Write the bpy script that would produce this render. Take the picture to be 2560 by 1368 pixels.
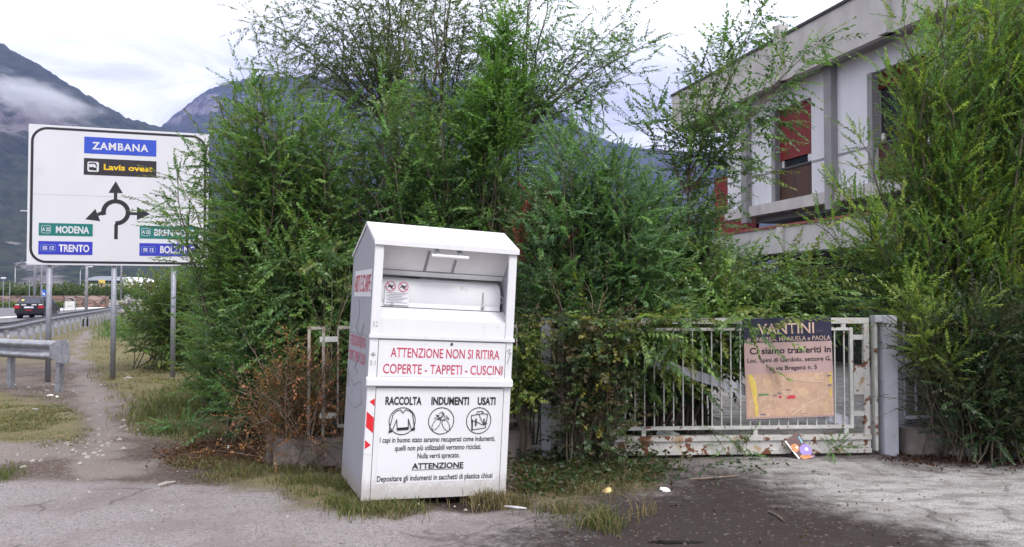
import bpy, bmesh, math, random
import numpy as np
from mathutils import Vector, Matrix
for o in list(bpy.data.objects):
    bpy.data.objects.remove(o)
random.seed(4)
RNG = np.random.default_rng(11)
SC = bpy.context.scene
COL = SC.collection
R = math.radians

# ------------------------------------------------------------------ camera
F, CX, HY, EYE = 1950.0, 1280.0, 735.0, 1.65
PITCH = math.atan((HY - 684.0) / F)
cam = bpy.data.objects.new('camera', bpy.data.cameras.new('camera'))
COL.objects.link(cam)
cam.location = (0, 0, EYE)
cam.rotation_euler = (math.pi / 2 + PITCH, 0, 0)
cam.data.sensor_width = 36
cam.data.lens = 36 * F / 2560
cam.data.clip_start = 0.05
cam.data.clip_end = 12000
SC.camera = cam
CP, SP = math.cos(PITCH), math.sin(PITCH)

def at(px, py, Y):
    """world point seen at photo pixel (px, py) at distance Y in front of the viewpoint"""
    dx, dy = (px - CX) / F, (684.0 - py) / F
    v = (dx, CP - dy * SP, SP + dy * CP)
    t = Y / v[1]
    return Vector((v[0] * t, Y, EYE + v[2] * t))

def gr(px, py, z=0.0):
    """point on the ground seen at photo pixel (px, py)"""
    dx, dy = (px - CX) / F, (684.0 - py) / F
    v = (dx, CP - dy * SP, SP + dy * CP)
    t = (z - EYE) / v[2]
    return Vector((v[0] * t, v[1] * t, z))

# ------------------------------------------------------------------ nodes
class NT:
    def __init__(s, tree):
        s.t = tree
        s.n = tree.nodes
        s.n.clear()
    def new(s, typ, **kw):
        n = s.n.new(typ)
        for k, v in kw.items():
            if k.startswith('i_'):
                n.inputs[int(k[2:])].default_value = v
            else:
                setattr(n, k, v)
        return n
    def link(s, a, b):
        s.t.links.new(a, b)
    def put(s, sock, v):
        if v is None:
            return
        if isinstance(v, bpy.types.NodeSocket):
            s.link(v, sock)
        elif isinstance(v, (tuple, list)):
            v = tuple(v)
            n = len(sock.default_value)
            sock.default_value = (v + (1.0,))[:n] if len(v) < n else v[:n]
        else:
            sock.default_value = v
    def math(s, op, a, b=None, c=None, clamp=False):
        n = s.n.new('ShaderNodeMath'); n.operation = op; n.use_clamp = clamp
        s.put(n.inputs[0], a); s.put(n.inputs[1], b); s.put(n.inputs[2], c)
        return n.outputs[0]
    def mix(s, f, a, b, blend='MIX'):
        n = s.n.new('ShaderNodeMix'); n.data_type = 'RGBA'; n.blend_type = blend
        s.put(n.inputs[0], f); s.put(n.inputs[6], a); s.put(n.inputs[7], b)
        return n.outputs[2]
    def noise(s, scale, vec=None, detail=4, rough=.55, dist=0.0):
        n = s.n.new('ShaderNodeTexNoise')
        n.inputs['Scale'].default_value = scale; n.inputs['Detail'].default_value = detail
        n.inputs['Roughness'].default_value = rough; n.inputs['Distortion'].default_value = dist
        if vec is not None: s.link(vec, n.inputs['Vector'])
        return n.outputs['Fac']
    def vor(s, scale, vec=None, out='Distance', feature='F1'):
        n = s.n.new('ShaderNodeTexVoronoi'); n.feature = feature
        n.inputs['Scale'].default_value = scale
        if vec is not None: s.link(vec, n.inputs['Vector'])
        return n.outputs[out]
    def ss(s, v, a, b, lo=0.0, hi=1.0):
        n = s.n.new('ShaderNodeMapRange'); n.interpolation_type = 'SMOOTHSTEP'
        s.put(n.inputs[0], v)
        n.inputs[1].default_value = a; n.inputs[2].default_value = b
        n.inputs[3].default_value = lo; n.inputs[4].default_value = hi
        return n.outputs[0]
    def scale(s, vec, xyz):
        n = s.n.new('ShaderNodeMapping'); s.link(vec, n.inputs[0]); n.inputs[3].default_value = xyz
        return n.outputs[0]
    def bump(s, h, strength=.3, dist=.01):
        n = s.n.new('ShaderNodeBump'); n.inputs['Strength'].default_value = strength
        n.inputs['Distance'].default_value = dist; s.link(h, n.inputs['Height'])
        return n.outputs[0]
    def bsdf(s, col, rough=.6, metal=0.0, spec=.5, normal=None):
        n = s.n.new('ShaderNodeBsdfPrincipled')
        s.put(n.inputs['Base Color'], col); s.put(n.inputs['Roughness'], rough)
        n.inputs['Metallic'].default_value = metal; n.inputs['Specular IOR Level'].default_value = spec
        if normal is not None: s.link(normal, n.inputs['Normal'])
        return n
    def out(s, surf=None, vol=None):
        o = s.n.new('ShaderNodeOutputMaterial')
        if surf is not None: s.link(surf, o.inputs[0])
        if vol is not None: s.link(vol, o.inputs[1])

def newmat(name):
    m = bpy.data.materials.new(name); m.use_nodes = True
    return m, NT(m.node_tree)

# ------------------------------------------------------------------ sky and sun (bright overcast)
SUN_EL, SUN_AZ = R(52), R(142)          # azimuth clockwise from +Y
w = bpy.data.worlds.new('World'); SC.world = w; w.use_nodes = True
t = NT(w.node_tree)
sky = t.new('ShaderNodeTexSky', sky_type='NISHITA', sun_disc=False, sun_elevation=SUN_EL, sun_rotation=SUN_AZ)
bg1 = t.new('ShaderNodeBackground'); t.link(sky.outputs[0], bg1.inputs[0]); bg1.inputs[1].default_value = .1
tc = t.new('ShaderNodeTexCoord')
sep = t.new('ShaderNodeSeparateXYZ'); t.link(tc.outputs['Generated'], sep.inputs[0])
el = sep.outputs[2]
stretch = t.scale(tc.outputs['Generated'], (1, 1, 2.2))
cl = t.noise(5.5, stretch, 7, .6, .6)
cl2 = t.noise(1.7, stretch, 4, .5)
k = t.math('ADD', t.math('MULTIPLY', cl, .6), t.math('MULTIPLY', cl2, .5))
greyness = t.math('MULTIPLY', t.ss(k, .43, .66), t.ss(el, .18, .40, 1.0, .12))
cloudcol = t.mix(greyness, (1.22, 1.22, 1.22, 1), (.37, .375, .45, 1))
cloudcol = t.mix(t.ss(el, .10, .27), t.mix(.80, cloudcol, (.43, .435, .525, 1)), cloudcol)
bg2 = t.new('ShaderNodeBackground'); t.link(cloudcol, bg2.inputs[0]); bg2.inputs[1].default_value = 1.0
mx = t.new('ShaderNodeMixShader'); mx.inputs[0].default_value = .93
t.link(bg1.outputs[0], mx.inputs[1]); t.link(bg2.outputs[0], mx.inputs[2])
wo = t.new('ShaderNodeOutputWorld'); t.link(mx.outputs[0], wo.inputs[0])

sun = bpy.data.objects.new('sun', bpy.data.lights.new('sun', 'SUN')); COL.objects.link(sun)
sun.data.energy = 1.5; sun.data.angle = R(22); sun.data.color = (1, .96, .9)
sd = Vector((math.sin(SUN_AZ) * math.cos(SUN_EL), math.cos(SUN_AZ) * math.cos(SUN_EL), math.sin(SUN_EL)))
sun.rotation_euler = sd.to_track_quat('Z', 'Y').to_euler()

SC.view_settings.view_transform = 'Standard'; SC.view_settings.look = 'None'
SC.view_settings.gamma = 1; SC.view_settings.use_curve_mapping = False
SC.view_settings.exposure = 0.85
SC.render.engine = 'CYCLES'
SC.cycles.max_bounces = 6; SC.cycles.diffuse_bounces = 3; SC.cycles.glossy_bounces = 2
SC.cycles.transmission_bounces = 3; SC.cycles.volume_bounces = 1; SC.cycles.transparent_max_bounces = 6
SC.cycles.use_denoising = True
SC.cycles.caustics_reflective = False; SC.cycles.caustics_refractive = False

# ------------------------------------------------------------------ materials
def pm(name, col, rough=.6, metal=0.0, var=.12, scale=6.0, spots=None, bump=0.0, bscale=60.0, spec=.5, stretch=(1, 1, 1)):
    """plain painted / raw surface: base colour varied by noise; spots = [(colour, scale, threshold, softness, roughness)]"""
    m, t = newmat(name)
    tc = t.new('ShaderNodeTexCoord').outputs['Object']
    tc = t.scale(tc, stretch)
    n = t.noise(scale, tc, 5, .6)
    a = tuple(c * (1 - var) for c in col); b = tuple(min(1, c * (1 + var)) for c in col)
    c = t.mix(t.ss(n, .3, .7), a, b)
    rr = rough
    for (sc, ssc, th, soft) in (spots or []):
        sn = t.noise(ssc, tc, 6, .62)
        f = t.ss(sn, th, th + soft)
        c = t.mix(f, c, sc)
    nm = t.bump(t.noise(bscale, tc, 4), bump, .004) if bump else None
    t.out(t.bsdf(c, rr, metal, spec, nm).outputs[0])
    return m

M = {}
def grimy(name, col, dirt=.55):
    m, t = newmat(name)
    oc = t.new('ShaderNodeTexCoord').outputs['Object']
    n = t.noise(4, oc, 5, .6); st = t.noise(9, t.scale(oc, (1.6, 1.6, .10)), 5, .65); fine = t.noise(38, oc, 4, .7)
    c = t.mix(t.ss(n, .3, .7), tuple(v * .97 for v in col), col)
    c = t.mix(t.math('MULTIPLY', t.ss(st, .56, .76), .30 * dirt / .55), c, (.40, .37, .34, 1))
    c = t.mix(t.ss(t.math('ADD', n, t.math('MULTIPLY', fine, .5)), .88, 1.02, 0, .45), c, (.36, .31, .27, 1))
    z = t.new('ShaderNodeSeparateXYZ'); t.link(oc, z.inputs[0])
    sp = t.ss(t.math('ADD', z.outputs[2], t.math('MULTIPLY', t.math('SUBTRACT', t.math('ADD', n, fine), 1.0), .22)), .02, .17, dirt, 0)
    c = t.mix(sp, c, (.30, .255, .22, 1))
    t.out(t.bsdf(c, t.math('ADD', .33, t.math('MULTIPLY', n, .2)), 0, .5, t.bump(t.noise(2.2, oc, 2), .10, .02)).outputs[0])
    return m
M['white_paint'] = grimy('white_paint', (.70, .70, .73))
M['shaded_side_paint'] = grimy('shaded_side_paint', (.33, .335, .385), .7)  # the bin's white with its side shade mixed into the colour, plus grime
M['inner_paint'] = pm('inner_paint', (.80, .80, .80), .42, var=.06, scale=4, spots=[((.45, .43, .42), 7, .66, .2)])
M['sticker'] = pm('sticker', (.71, .71, .75), .3, var=.02, scale=2, spots=[((.70, .69, .70), 6, .62, .2)])
M['seam'] = pm('seam', (.06, .06, .07), .8)
M['red_ink'] = pm('red_ink', (.50, .045, .095), .4, var=.1)
M['black_ink'] = pm('black_ink', (.018, .018, .02), .4)
M['grey_ink'] = pm('grey_ink', (.30, .30, .32), .6)
M['red_tape'] = pm('red_tape', (.62, .02, .03), .35)
M['galv'] = pm('galvanised_steel', (.29, .295, .33), .5, .35, var=.25, scale=9, spots=[((.17, .17, .185), 13, .55, .2), ((.40, .40, .42), 30, .6, .15)])
M['galv_post'] = pm('galvanised_post', (.27, .28, .33), .5, .3, var=.12, scale=9)
M['sign_white'] = pm('sign_white', (.63, .635, .69), .32, var=.02, scale=2, spots=[((.55, .55, .59), 2.2, .58, .25), ((.45, .44, .44), 14, .72, .1)])
M['sign_black'] = pm('sign_black', (.012, .012, .017), .4)
M['sign_blue'] = pm('sign_blue', (.025, .07, .50), .35, var=.05)
M['sign_blue2'] = pm('sign_violet_blue', (.03, .035, .44), .35, var=.05)
M['sign_green'] = pm('sign_green', (.005, .16, .15), .35, var=.05)
M['sign_brown'] = pm('sign_brown_black', (.018, .014, .02), .35)
M['sign_yellow'] = pm('sign_yellow', (.78, .50, .01), .4)
M['rust_white'] = pm('rusty_white_paint', (.50, .495, .475), .55, var=.12, scale=8,
                     spots=[((.36, .26, .16), 7, .62, .12), ((.15, .055, .025), 11, .60, .03), ((.04, .02, .014), 26, .66, .03)], bump=.2)
M['rust_heavy'] = pm('rust_stained_paint', (.50, .49, .47), .6, var=.12, scale=8,
                     spots=[((.36, .24, .13), 6, .54, .15), ((.15, .055, .025), 8, .545, .04), ((.045, .02, .014), 24, .63, .04)], bump=.25)
M['post_paint'] = pm('post_paint', (.42, .425, .49), .5, var=.08, scale=6, spots=[((.10, .07, .06), 26, .67, .03), ((.36, .35, .36), 9, .58, .2)])
M['fence_paint'] = pm('weathered_fence_paint', (.33, .30, .265), .65, var=.15, scale=8, spots=[((.16, .08, .045), 9, .55, .08), ((.05, .03, .02), 22, .62, .05)])
M['kerb_conc'] = pm('old_concrete', (.20, .17, .16), .9, var=.25, scale=5, spots=[((.07, .06, .055), 4, .55, .2), ((.30, .27, .25), 12, .62, .15)], bump=.5)
M['conc'] = pm('fair_concrete', (.45, .43, .425), .8, var=.10, scale=2.5, spots=[((.27, .25, .25), 1.2, .55, .3)], bump=.15, bscale=25, stretch=(1, 1, .5))
M['conc_dark'] = pm('grey_concrete', (.24, .235, .25), .8, var=.12, scale=2, bump=.2)
M['render_white'] = pm('white_wall_panel', (.62, .62, .67), .75, var=.07, scale=1.5, spots=[((.42, .415, .44), 1.6, .52, .3), ((.33, .31, .30), 3.0, .68, .15)], stretch=(1, 1, .25))
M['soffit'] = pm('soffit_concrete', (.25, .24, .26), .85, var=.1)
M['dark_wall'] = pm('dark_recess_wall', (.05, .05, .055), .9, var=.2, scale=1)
M['shutter'] = pm('red_roller_shutter', (.20, .016, .014), .5, var=.1, scale=3)
M['red_panel'] = pm('red_corrugated_panel', (.24, .014, .02), .5, var=.12, scale=2)
M['wood'] = pm('brown_wood_panel', (.055, .022, .011), .55, var=.3, scale=6, stretch=(1, 1, .08))
M['coping'] = pm('red_brown_coping', (.24, .07, .055), .7, var=.2)
M['roof_edge'] = pm('dark_roof_felt', (.045, .042, .045), .8)
M['frame_white'] = pm('white_window_frame', (.6, .6, .62), .5)
m, t = newmat('dark_glass'); t.out(t.bsdf((.012, .013, .015), .08).outputs[0]); M['glass'] = m
M['banner_dark'] = pm('banner_navy', (.022, .022, .055), .45, var=.15, scale=5)
M['banner_pink'] = pm('banner_faded_pink', (.45, .31, .30), .5, var=.06, scale=4)
M['banner_map'] = pm('banner_map_sand', (.52, .34, .24), .5, var=.10, scale=9, spots=[((.60, .42, .32), 14, .55, .06)])
M['banner_text'] = pm('banner_cream', (.62, .45, .36), .5)
M['map_yellow'] = pm('map_yellow', (.68, .50, .12), .5)
M['map_grey'] = pm('map_grey', (.16, .14, .20), .5)
M['map_road'] = pm('map_road', (.60, .43, .33), .5)
M['map_block'] = pm('map_block', (.58, .40, .26), .5)
M['map_green'] = pm('map_green', (.10, .26, .12), .5)
M['map_red'] = pm('map_red', (.60, .05, .09), .5)
M['bark'] = pm('bark', (.125, .10, .075), .9, var=.3, scale=25, stretch=(1, 1, .3))
M['bark_pale'] = pm('pale_bark', (.20, .155, .125), .9, var=.25, scale=25)
M['dry_twig'] = pm('dry_twig', (.21, .14, .105), .9, var=.3, scale=18)
M['tyre'] = pm('tyre_rubber', (.012, .012, .013), .7)
M['car_black'] = pm('black_car_paint', (.012, .012, .016), .25)
M['car_glass'] = pm('car_glass', (.05, .055, .08), .12)
M['tail_red'] = pm('tail_light_red', (.42, .01, .02), .25)
M['car_white'] = pm('car_white_sticker', (.78, .78, .78), .4)
M['car_orange'] = pm('car_orange_panel', (.42, .07, .02), .4)
M['plate'] = pm('licence_plate', (.62, .64, .76), .4)
M['lamp_white'] = pm('lamp_head', (.70, .72, .76), .4)
M['orange'] = pm('orange_plastic', (.70, .13, .03), .5)
M['blue_disc'] = pm('traffic_blue', (.01, .12, .55), .4)
M['cream_wall'] = pm('cream_wall', (.62, .50, .40), .8)
M['pink_wall'] = pm('pink_wall', (.58, .36, .30), .8)
M['white_wall'] = pm('white_wall', (.66, .64, .62), .8)
M['metal_roof'] = pm('metal_roof', (.36, .40, .50), .5)
M['white_roof'] = pm('white_roof', (.80, .82, .88), .5)
M['asphalt_road'] = pm('asphalt_road', (.13, .125, .14), .85, var=.12, scale=.6)
M['marking'] = pm('road_marking', (.72, .71, .70), .7, var=.06, scale=1)
M['stone_pale'] = pm('pale_stone', (.30, .28, .26), .9, var=.25, scale=9, bump=.3)
M['rubble'] = pm('rubble_stone', (.27, .265, .25), .9, var=.35, scale=5, spots=[((.1, .1, .09), 4, .55, .1)], bump=.6)
M['leaflet_dark'] = pm('leaflet_maroon', (.07, .018, .022), .45, var=.3, scale=30)
M['leaflet_purple'] = pm('leaflet_purple', (.27, .18, .52), .45, var=.2, scale=30)
M['leaflet_orange'] = pm('leaflet_orange', (.52, .20, .06), .45, var=.35, scale=40)
M['leaflet_teal'] = pm('leaflet_teal', (.18, .38, .48), .45)
M['paper'] = pm('white_paper', (.78, .77, .74), .7, var=.06, scale=20)
M['yellow_paper'] = pm('yellowed_paper', (.66, .50, .22), .7, var=.2, scale=30)
M['bag'] = pm('grey_plastic_bag', (.45, .45, .46), .35, var=.15, scale=20)
M['mesh_panel'] = pm('grey_mesh_wire', (.13, .15, .15), .6, var=.2, scale=30)
M['cable'] = pm('cable_grey', (.30, .30, .33), .6)

# leaves: colour per leaf (each leaf's own green, yellow or brown)
m, t = newmat('leaf')
a = t.new('ShaderNodeAttribute'); a.attribute_name = 'Col'
b = t.bsdf(a.outputs['Color'], .40, 0, .5)
tr = t.new('ShaderNodeBsdfTranslucent')
t.link(t.mix(1.0, a.outputs['Color'], (1.05, 1.25, .6, 1), 'MULTIPLY'), tr.inputs[0])
ms = t.new('ShaderNodeMixShader'); ms.inputs[0].default_value = .45
t.link(b.outputs[0], ms.inputs[1]); t.link(tr.outputs[0], ms.inputs[2])
t.out(ms.outputs[0]); M['leaf'] = m

# ------------------------------------------------------------------ mesh helpers
def tag(o, label=None, cat=None, group=None, kind=None):
    if label: o['label'] = label
    if cat: o['category'] = cat
    if group: o['group'] = group
    if kind: o['kind'] = kind
    return o

def thing(name, label, cat, loc=(0, 0, 0), rot=(0, 0, 0), group=None):
    o = bpy.data.objects.new(name, None); COL.objects.link(o)
    o.empty_display_size = .1
    o.location = loc; o.rotation_euler = rot
    return tag(o, label, cat, group)

class MB:
    def __init__(s): s.v, s.f = [], []
    def add(s, vs, fs):
        b = len(s.v); s.v += [tuple(v) for v in vs]; s.f += [tuple(b + i for i in f) for f in fs]
        return s
    def box(s, x0, x1, y0, y1, z0, z1, bev=0.0):
        if bev <= 0:
            vs = [(x0, y0, z0), (x1, y0, z0), (x1, y1, z0), (x0, y1, z0), (x0, y0, z1), (x1, y0, z1), (x1, y1, z1), (x0, y1, z1)]
            return s.add(vs, [(0, 3, 2, 1), (4, 5, 6, 7), (0, 1, 5, 4), (1, 2, 6, 5), (2, 3, 7, 6), (3, 0, 4, 7)])
        bm = bmesh.new()
        bmesh.ops.create_cube(bm, size=1)
        for v in bm.verts:
            v.co = Vector(((x0 + x1) / 2 + v.co.x * (x1 - x0), (y0 + y1) / 2 + v.co.y * (y1 - y0), (z0 + z1) / 2 + v.co.z * (z1 - z0)))
        bmesh.ops.bevel(bm, geom=bm.edges[:], offset=bev, segments=2, affect='EDGES')
        bm.verts.index_update()
        s.add([v.co[:] for v in bm.verts], [[v.index for v in f.verts] for f in bm.faces]); bm.free()
        return s
    def prism(s, poly, y0, y1):
        """polygon in x,z (any winding) extruded along y"""
        n = len(poly)
        vs = [(p[0], y0, p[1]) for p in poly] + [(p[0], y1, p[1]) for p in poly]
        ar = sum(poly[i][0] * poly[(i + 1) % n][1] - poly[(i + 1) % n][0] * poly[i][1] for i in range(n))
        fr, bk = tuple(range(n)), tuple(range(2 * n - 1, n - 1, -1))
        fs = [fr, bk] + [(i, i + n, (i + 1) % n + n, (i + 1) % n) for i in range(n)]
        if ar < 0: fs = [f[::-1] for f in fs]
        return s.add(vs, fs)
    def prismx(s, poly, x0, x1):
        """polygon in y,z extruded along x"""
        n = len(poly)
        vs = [(x0, p[0], p[1]) for p in poly] + [(x1, p[0], p[1]) for p in poly]
        return s.add(vs, [tuple(range(n)), tuple(range(2 * n - 1, n - 1, -1))] + [(i, i + n, (i + 1) % n + n, (i + 1) % n) for i in range(n)])
    def tube(s, pts, r, n=8, caps=True):
        pts = [Vector(p) for p in pts]; m = len(pts)
        rs = r if isinstance(r, (list, tuple)) else [r] * m
        vs = []
        for i, p in enumerate(pts):
            d = (pts[min(i + 1, m - 1)] - pts[max(i - 1, 0)]).normalized()
            a = d.cross(Vector((0, 0, 1)) if abs(d.z) < .95 else Vector((1, 0, 0))).normalized(); b = d.cross(a)
            for k in range(n):
                th = 2 * math.pi * k / n
                vs.append(p + (a * math.cos(th) + b * math.sin(th)) * rs[i])
        fs = [(i * n + k, i * n + (k + 1) % n, (i + 1) * n + (k + 1) % n, (i + 1) * n + k) for i in range(m - 1) for k in range(n)]
        if caps: fs += [tuple(range(n - 1, -1, -1)), tuple((m - 1) * n + k for k in range(n))]
        return s.add(vs, fs)
    def build(s, name, mat, parent=None, world=False, smooth=False, label=None):
        me = bpy.data.meshes.new(name)
        vs = s.v
        if parent is not None and world:
            inv = parent.matrix_basis.inverted()
            vs = [tuple(inv @ Vector(v)) for v in vs]
        me.from_pydata(vs, [], s.f)
        bm = bmesh.new(); bm.from_mesh(me)
        bmesh.ops.recalc_face_normals(bm, faces=bm.faces[:]); bm.to_mesh(me); bm.free()
        if smooth:
            for p in me.polygons: p.use_smooth = True
        me.materials.append(M[mat] if isinstance(mat, str) else mat)
        o = bpy.data.objects.new(name, me); COL.objects.link(o)
        if parent is not None: o.parent = parent
        if label: o['label'] = label
        return o

_caph = {}
def text(name, body, mat, parent, x0, x1, z0, cap, y, bold=0.0, side=False, shear=0.0, zdir=None, space=1.0):
    """lettering standing on z0 between x0 and x1 with capital height cap, facing -y (or -x when side)"""
    cu = bpy.data.curves.new('lettering', 'FONT'); cu.body = body; cu.offset = bold; cu.extrude = 0.0; cu.space_character = space
    cu.resolution_u = 3; cu.shear = shear
    o = bpy.data.objects.new('tmp', cu); COL.objects.link(o)
    bpy.context.view_layer.update()
    me = bpy.data.meshes.new_from_object(o.evaluated_get(bpy.context.evaluated_depsgraph_get()))
    bpy.data.objects.remove(o)
    if 'H' not in _caph:
        c2 = bpy.data.curves.new('lettering', 'FONT'); c2.body = 'H'
        o2 = bpy.data.objects.new('tmp', c2); COL.objects.link(o2); bpy.context.view_layer.update()
        m2 = bpy.data.meshes.new_from_object(o2.evaluated_get(bpy.context.evaluated_depsgraph_get()))
        _caph['H'] = max(v.co.y for v in m2.vertices); bpy.data.objects.remove(o2)
    n = len(me.vertices); co = np.empty(n * 3); me.vertices.foreach_get('co', co); co = co.reshape(-1, 3)
    xs = (co[:, 0] - co[:, 0].min()) / (co[:, 0].max() - co[:, 0].min()) * (x1 - x0) + x0
    zs = co[:, 1] * cap / _caph['H'] + z0
    if zdir is not None: zs = zs + (xs - x0) * zdir
    if side: out = np.stack([np.full(n, y), -xs, zs], 1)
    else: out = np.stack([xs, np.full(n, y), zs], 1)
    me.vertices.foreach_set('co', out.ravel()); me.update()
    me.materials.clear(); me.materials.append(M[mat])
    o = bpy.data.objects.new(name, me); COL.objects.link(o); o.parent = parent
    return o

def flat(parts, name, mat, parent, y, side=False):
    """thin flat polygons (x,z) lying at y"""
    mb = MB()
    for p in parts:
        n = len(p)
        ar = sum(p[i][0] * p[(i + 1) % n][1] - p[(i + 1) % n][0] * p[i][1] for i in range(n))
        if ar < 0: p = p[::-1]
        yy = y - .00018 * (len(mb.f) % 6)
        mb.add([(yy, -q[0], q[1]) if side else (q[0], yy, q[1]) for q in p], [tuple(range(n))])
    me = bpy.data.meshes.new(name); me.from_pydata(mb.v, [], mb.f); me.materials.append(M[mat])
    o = bpy.data.objects.new(name, me); COL.objects.link(o); o.parent = parent
    return o

def arc(cx, cz, r, a0, a1, n=24, rz=None):
    rz = rz or r
    return [(cx + r * math.cos(R(a0 + (a1 - a0) * i / n)), cz + rz * math.sin(R(a0 + (a1 - a0) * i / n))) for i in range(n + 1)]
def ringquads(cx, cz, ro, ri, a0=0, a1=360, n=40):
    o, i = arc(cx, cz, ro, a0, a1, n), arc(cx, cz, ri, a0, a1, n)
    return [[o[k], o[k + 1], i[k + 1], i[k]] for k in range(n)]
def stroke(pts, wd):
    out = []
    for (a, b) in zip(pts[:-1], pts[1:]):
        d = Vector((b[0] - a[0], b[1] - a[1])); L = d.length
        if L < 1e-6: continue
        nrm = Vector((-d.y, d.x)) / L * wd / 2; e = d / L * wd * .3
        out.append([(a[0] - e.x + nrm.x, a[1] - e.y + nrm.y), (a[0] - e.x - nrm.x, a[1] - e.y - nrm.y), (b[0] + e.x - nrm.x, b[1] + e.y - nrm.y), (b[0] + e.x + nrm.x, b[1] + e.y + nrm.y)])
    return out
def rrect(x0, x1, z0, z1, r, n=6):
    return arc(x1 - r, z1 - r, r, 0, 90, n) + arc(x0 + r, z1 - r, r, 90, 180, n) + arc(x0 + r, z0 + r, r, 180, 270, n) + arc(x1 - r, z0 + r, r, 270, 360, n)
def rring(x0, x1, z0, z1, r, wd, n=6):
    o, i = rrect(x0, x1, z0, z1, r, n), rrect(x0 + wd, x1 - wd, z0 + wd, z1 - wd, max(r - wd, .002), n)
    m = len(o)
    return [[o[k], o[(k + 1) % m], i[(k + 1) % m], i[k]] for k in range(m)]

# ------------------------------------------------------------------ terrain
def _h(ix, iy, seed):
    n = (ix.astype(np.int64) * 374761393 + iy.astype(np.int64) * 668265263 + seed * 982451653) & 0x7fffffff
    n = ((n ^ (n >> 13)) * 1274126177) & 0x7fffffff
    return ((n ^ (n >> 16)) & 0xffff) / 65535.0
def vnoise(x, y, seed=0):
    ix, iy = np.floor(x), np.floor(y); fx, fy = x - ix, y - iy
    fx, fy = fx * fx * (3 - 2 * fx), fy * fy * (3 - 2 * fy)
    a, b = _h(ix, iy, seed), _h(ix + 1, iy, seed); c, d = _h(ix, iy + 1, seed), _h(ix + 1, iy + 1, seed)
    return (a * (1 - fx) + b * fx) * (1 - fy) + (c * (1 - fx) + d * fx) * fy
def fbm(x, y, seed=0, o=5, g=.5):
    s, a, tot = 0, 1.0, 0
    for i in range(o):
        s = s + a * vnoise(x * 2 ** i + 17 * i, y * 2 ** i - 9 * i, seed + i); tot += a; a *= g
    return s / tot
def sstep(v, a, b):
    t = np.clip((v - a) / (b - a), 0, 1); return t * t * (3 - 2 * t)
def gz(x, y):
    return -0.065 * np.exp(-(((x + .02) / .75) ** 2 + ((y - 6.6) / .8) ** 2))

def polymask(poly, X, Y, soft):
    """1 inside the ground polygon, fading over +-soft metres"""
    P = np.array([(p[0], p[1]) for p in poly]); n = len(P)
    ins = np.zeros(X.shape, bool); d2 = np.full(X.shape, 1e18)
    for i in range(n):
        (x0, y0), (x1, y1) = P[i], P[(i + 1) % n]
        c = ((y0 > Y) != (y1 > Y)) & (X < (x1 - x0) * (Y - y0) / ((y1 - y0) or 1e-12) + x0)
        ins ^= c
        dx, dy = x1 - x0, y1 - y0; L = dx * dx + dy * dy or 1e-12
        tt = np.clip(((X - x0) * dx + (Y - y0) * dy) / L, 0, 1)
        d2 = np.minimum(d2, (X - x0 - tt * dx) ** 2 + (Y - y0 - tt * dy) ** 2)
    d = np.sqrt(d2) * np.where(ins, 1, -1)
    return np.clip(.5 + d / (2 * soft), 0, 1)
def gp(pts):
    return [tuple(gr(px, py)[:2]) for px, py in pts]

GRASS = [gp([(-400, 1000), (0, 985), (140, 1005), (235, 1055), (225, 1090), (90, 1115), (-300, 1150)]),
         gp([(215, 850), (330, 800), (420, 800), (760, 880), (760, 1000), (640, 1085), (480, 1110), (345, 1085), (330, 1020), (250, 955), (195, 905)]),
         gp([(560, 1190), (700, 1165), (860, 1195), (960, 1240), (1040, 1262), (1000, 1305), (850, 1288), (700, 1228), (600, 1215)]),
         gp([(1270, 1150), (1560, 1140), (1690, 1185), (1640, 1222), (1500, 1240), (1420, 1275), (1270, 1245)])]
PATH = [gp([(195, 835), (238, 818), (200, 880), (245, 955), (300, 1010), (318, 1085), (390, 1190), (220, 1200), (235, 1080), (222, 1010), (178, 950), (178, 885)]),
        gp([(-300, 1105), (60, 1105), (230, 1090), (230, 1140), (60, 1150), (-300, 1170)])]
ASPH = [gp([(-900, 1175), (0, 1200), (300, 1200), (560, 1212), (700, 1228), (850, 1290), (1000, 1306), (1280, 1258), (1420, 1290), (1560, 1240), (1650, 1200), (1600, 1152), (2230, 1140), (2700, 1150), (3600, 1200)]) + [(9, 3.0), (9, -3), (-9, -3), (-9, 3)]]
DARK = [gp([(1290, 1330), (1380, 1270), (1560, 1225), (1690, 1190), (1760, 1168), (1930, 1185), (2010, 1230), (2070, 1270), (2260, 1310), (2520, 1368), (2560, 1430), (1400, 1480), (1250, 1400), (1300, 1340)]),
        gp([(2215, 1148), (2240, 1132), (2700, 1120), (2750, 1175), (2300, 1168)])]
PALE = [gp([(1740, 1158), (2000, 1140), (2240, 1160), (2560, 1172), (2900, 1200), (2900, 1500), (2420, 1400), (2200, 1325), (2060, 1285), (1985, 1235), (1850, 1195)])]
DIRT = [gp([(215, 1120), (420, 1095), (560, 1080), (680, 1120), (860, 1170), (860, 1200), (700, 1170), (560, 1200), (420, 1212), (200, 1200), (-200, 1205), (-200, 1150)])]

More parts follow.
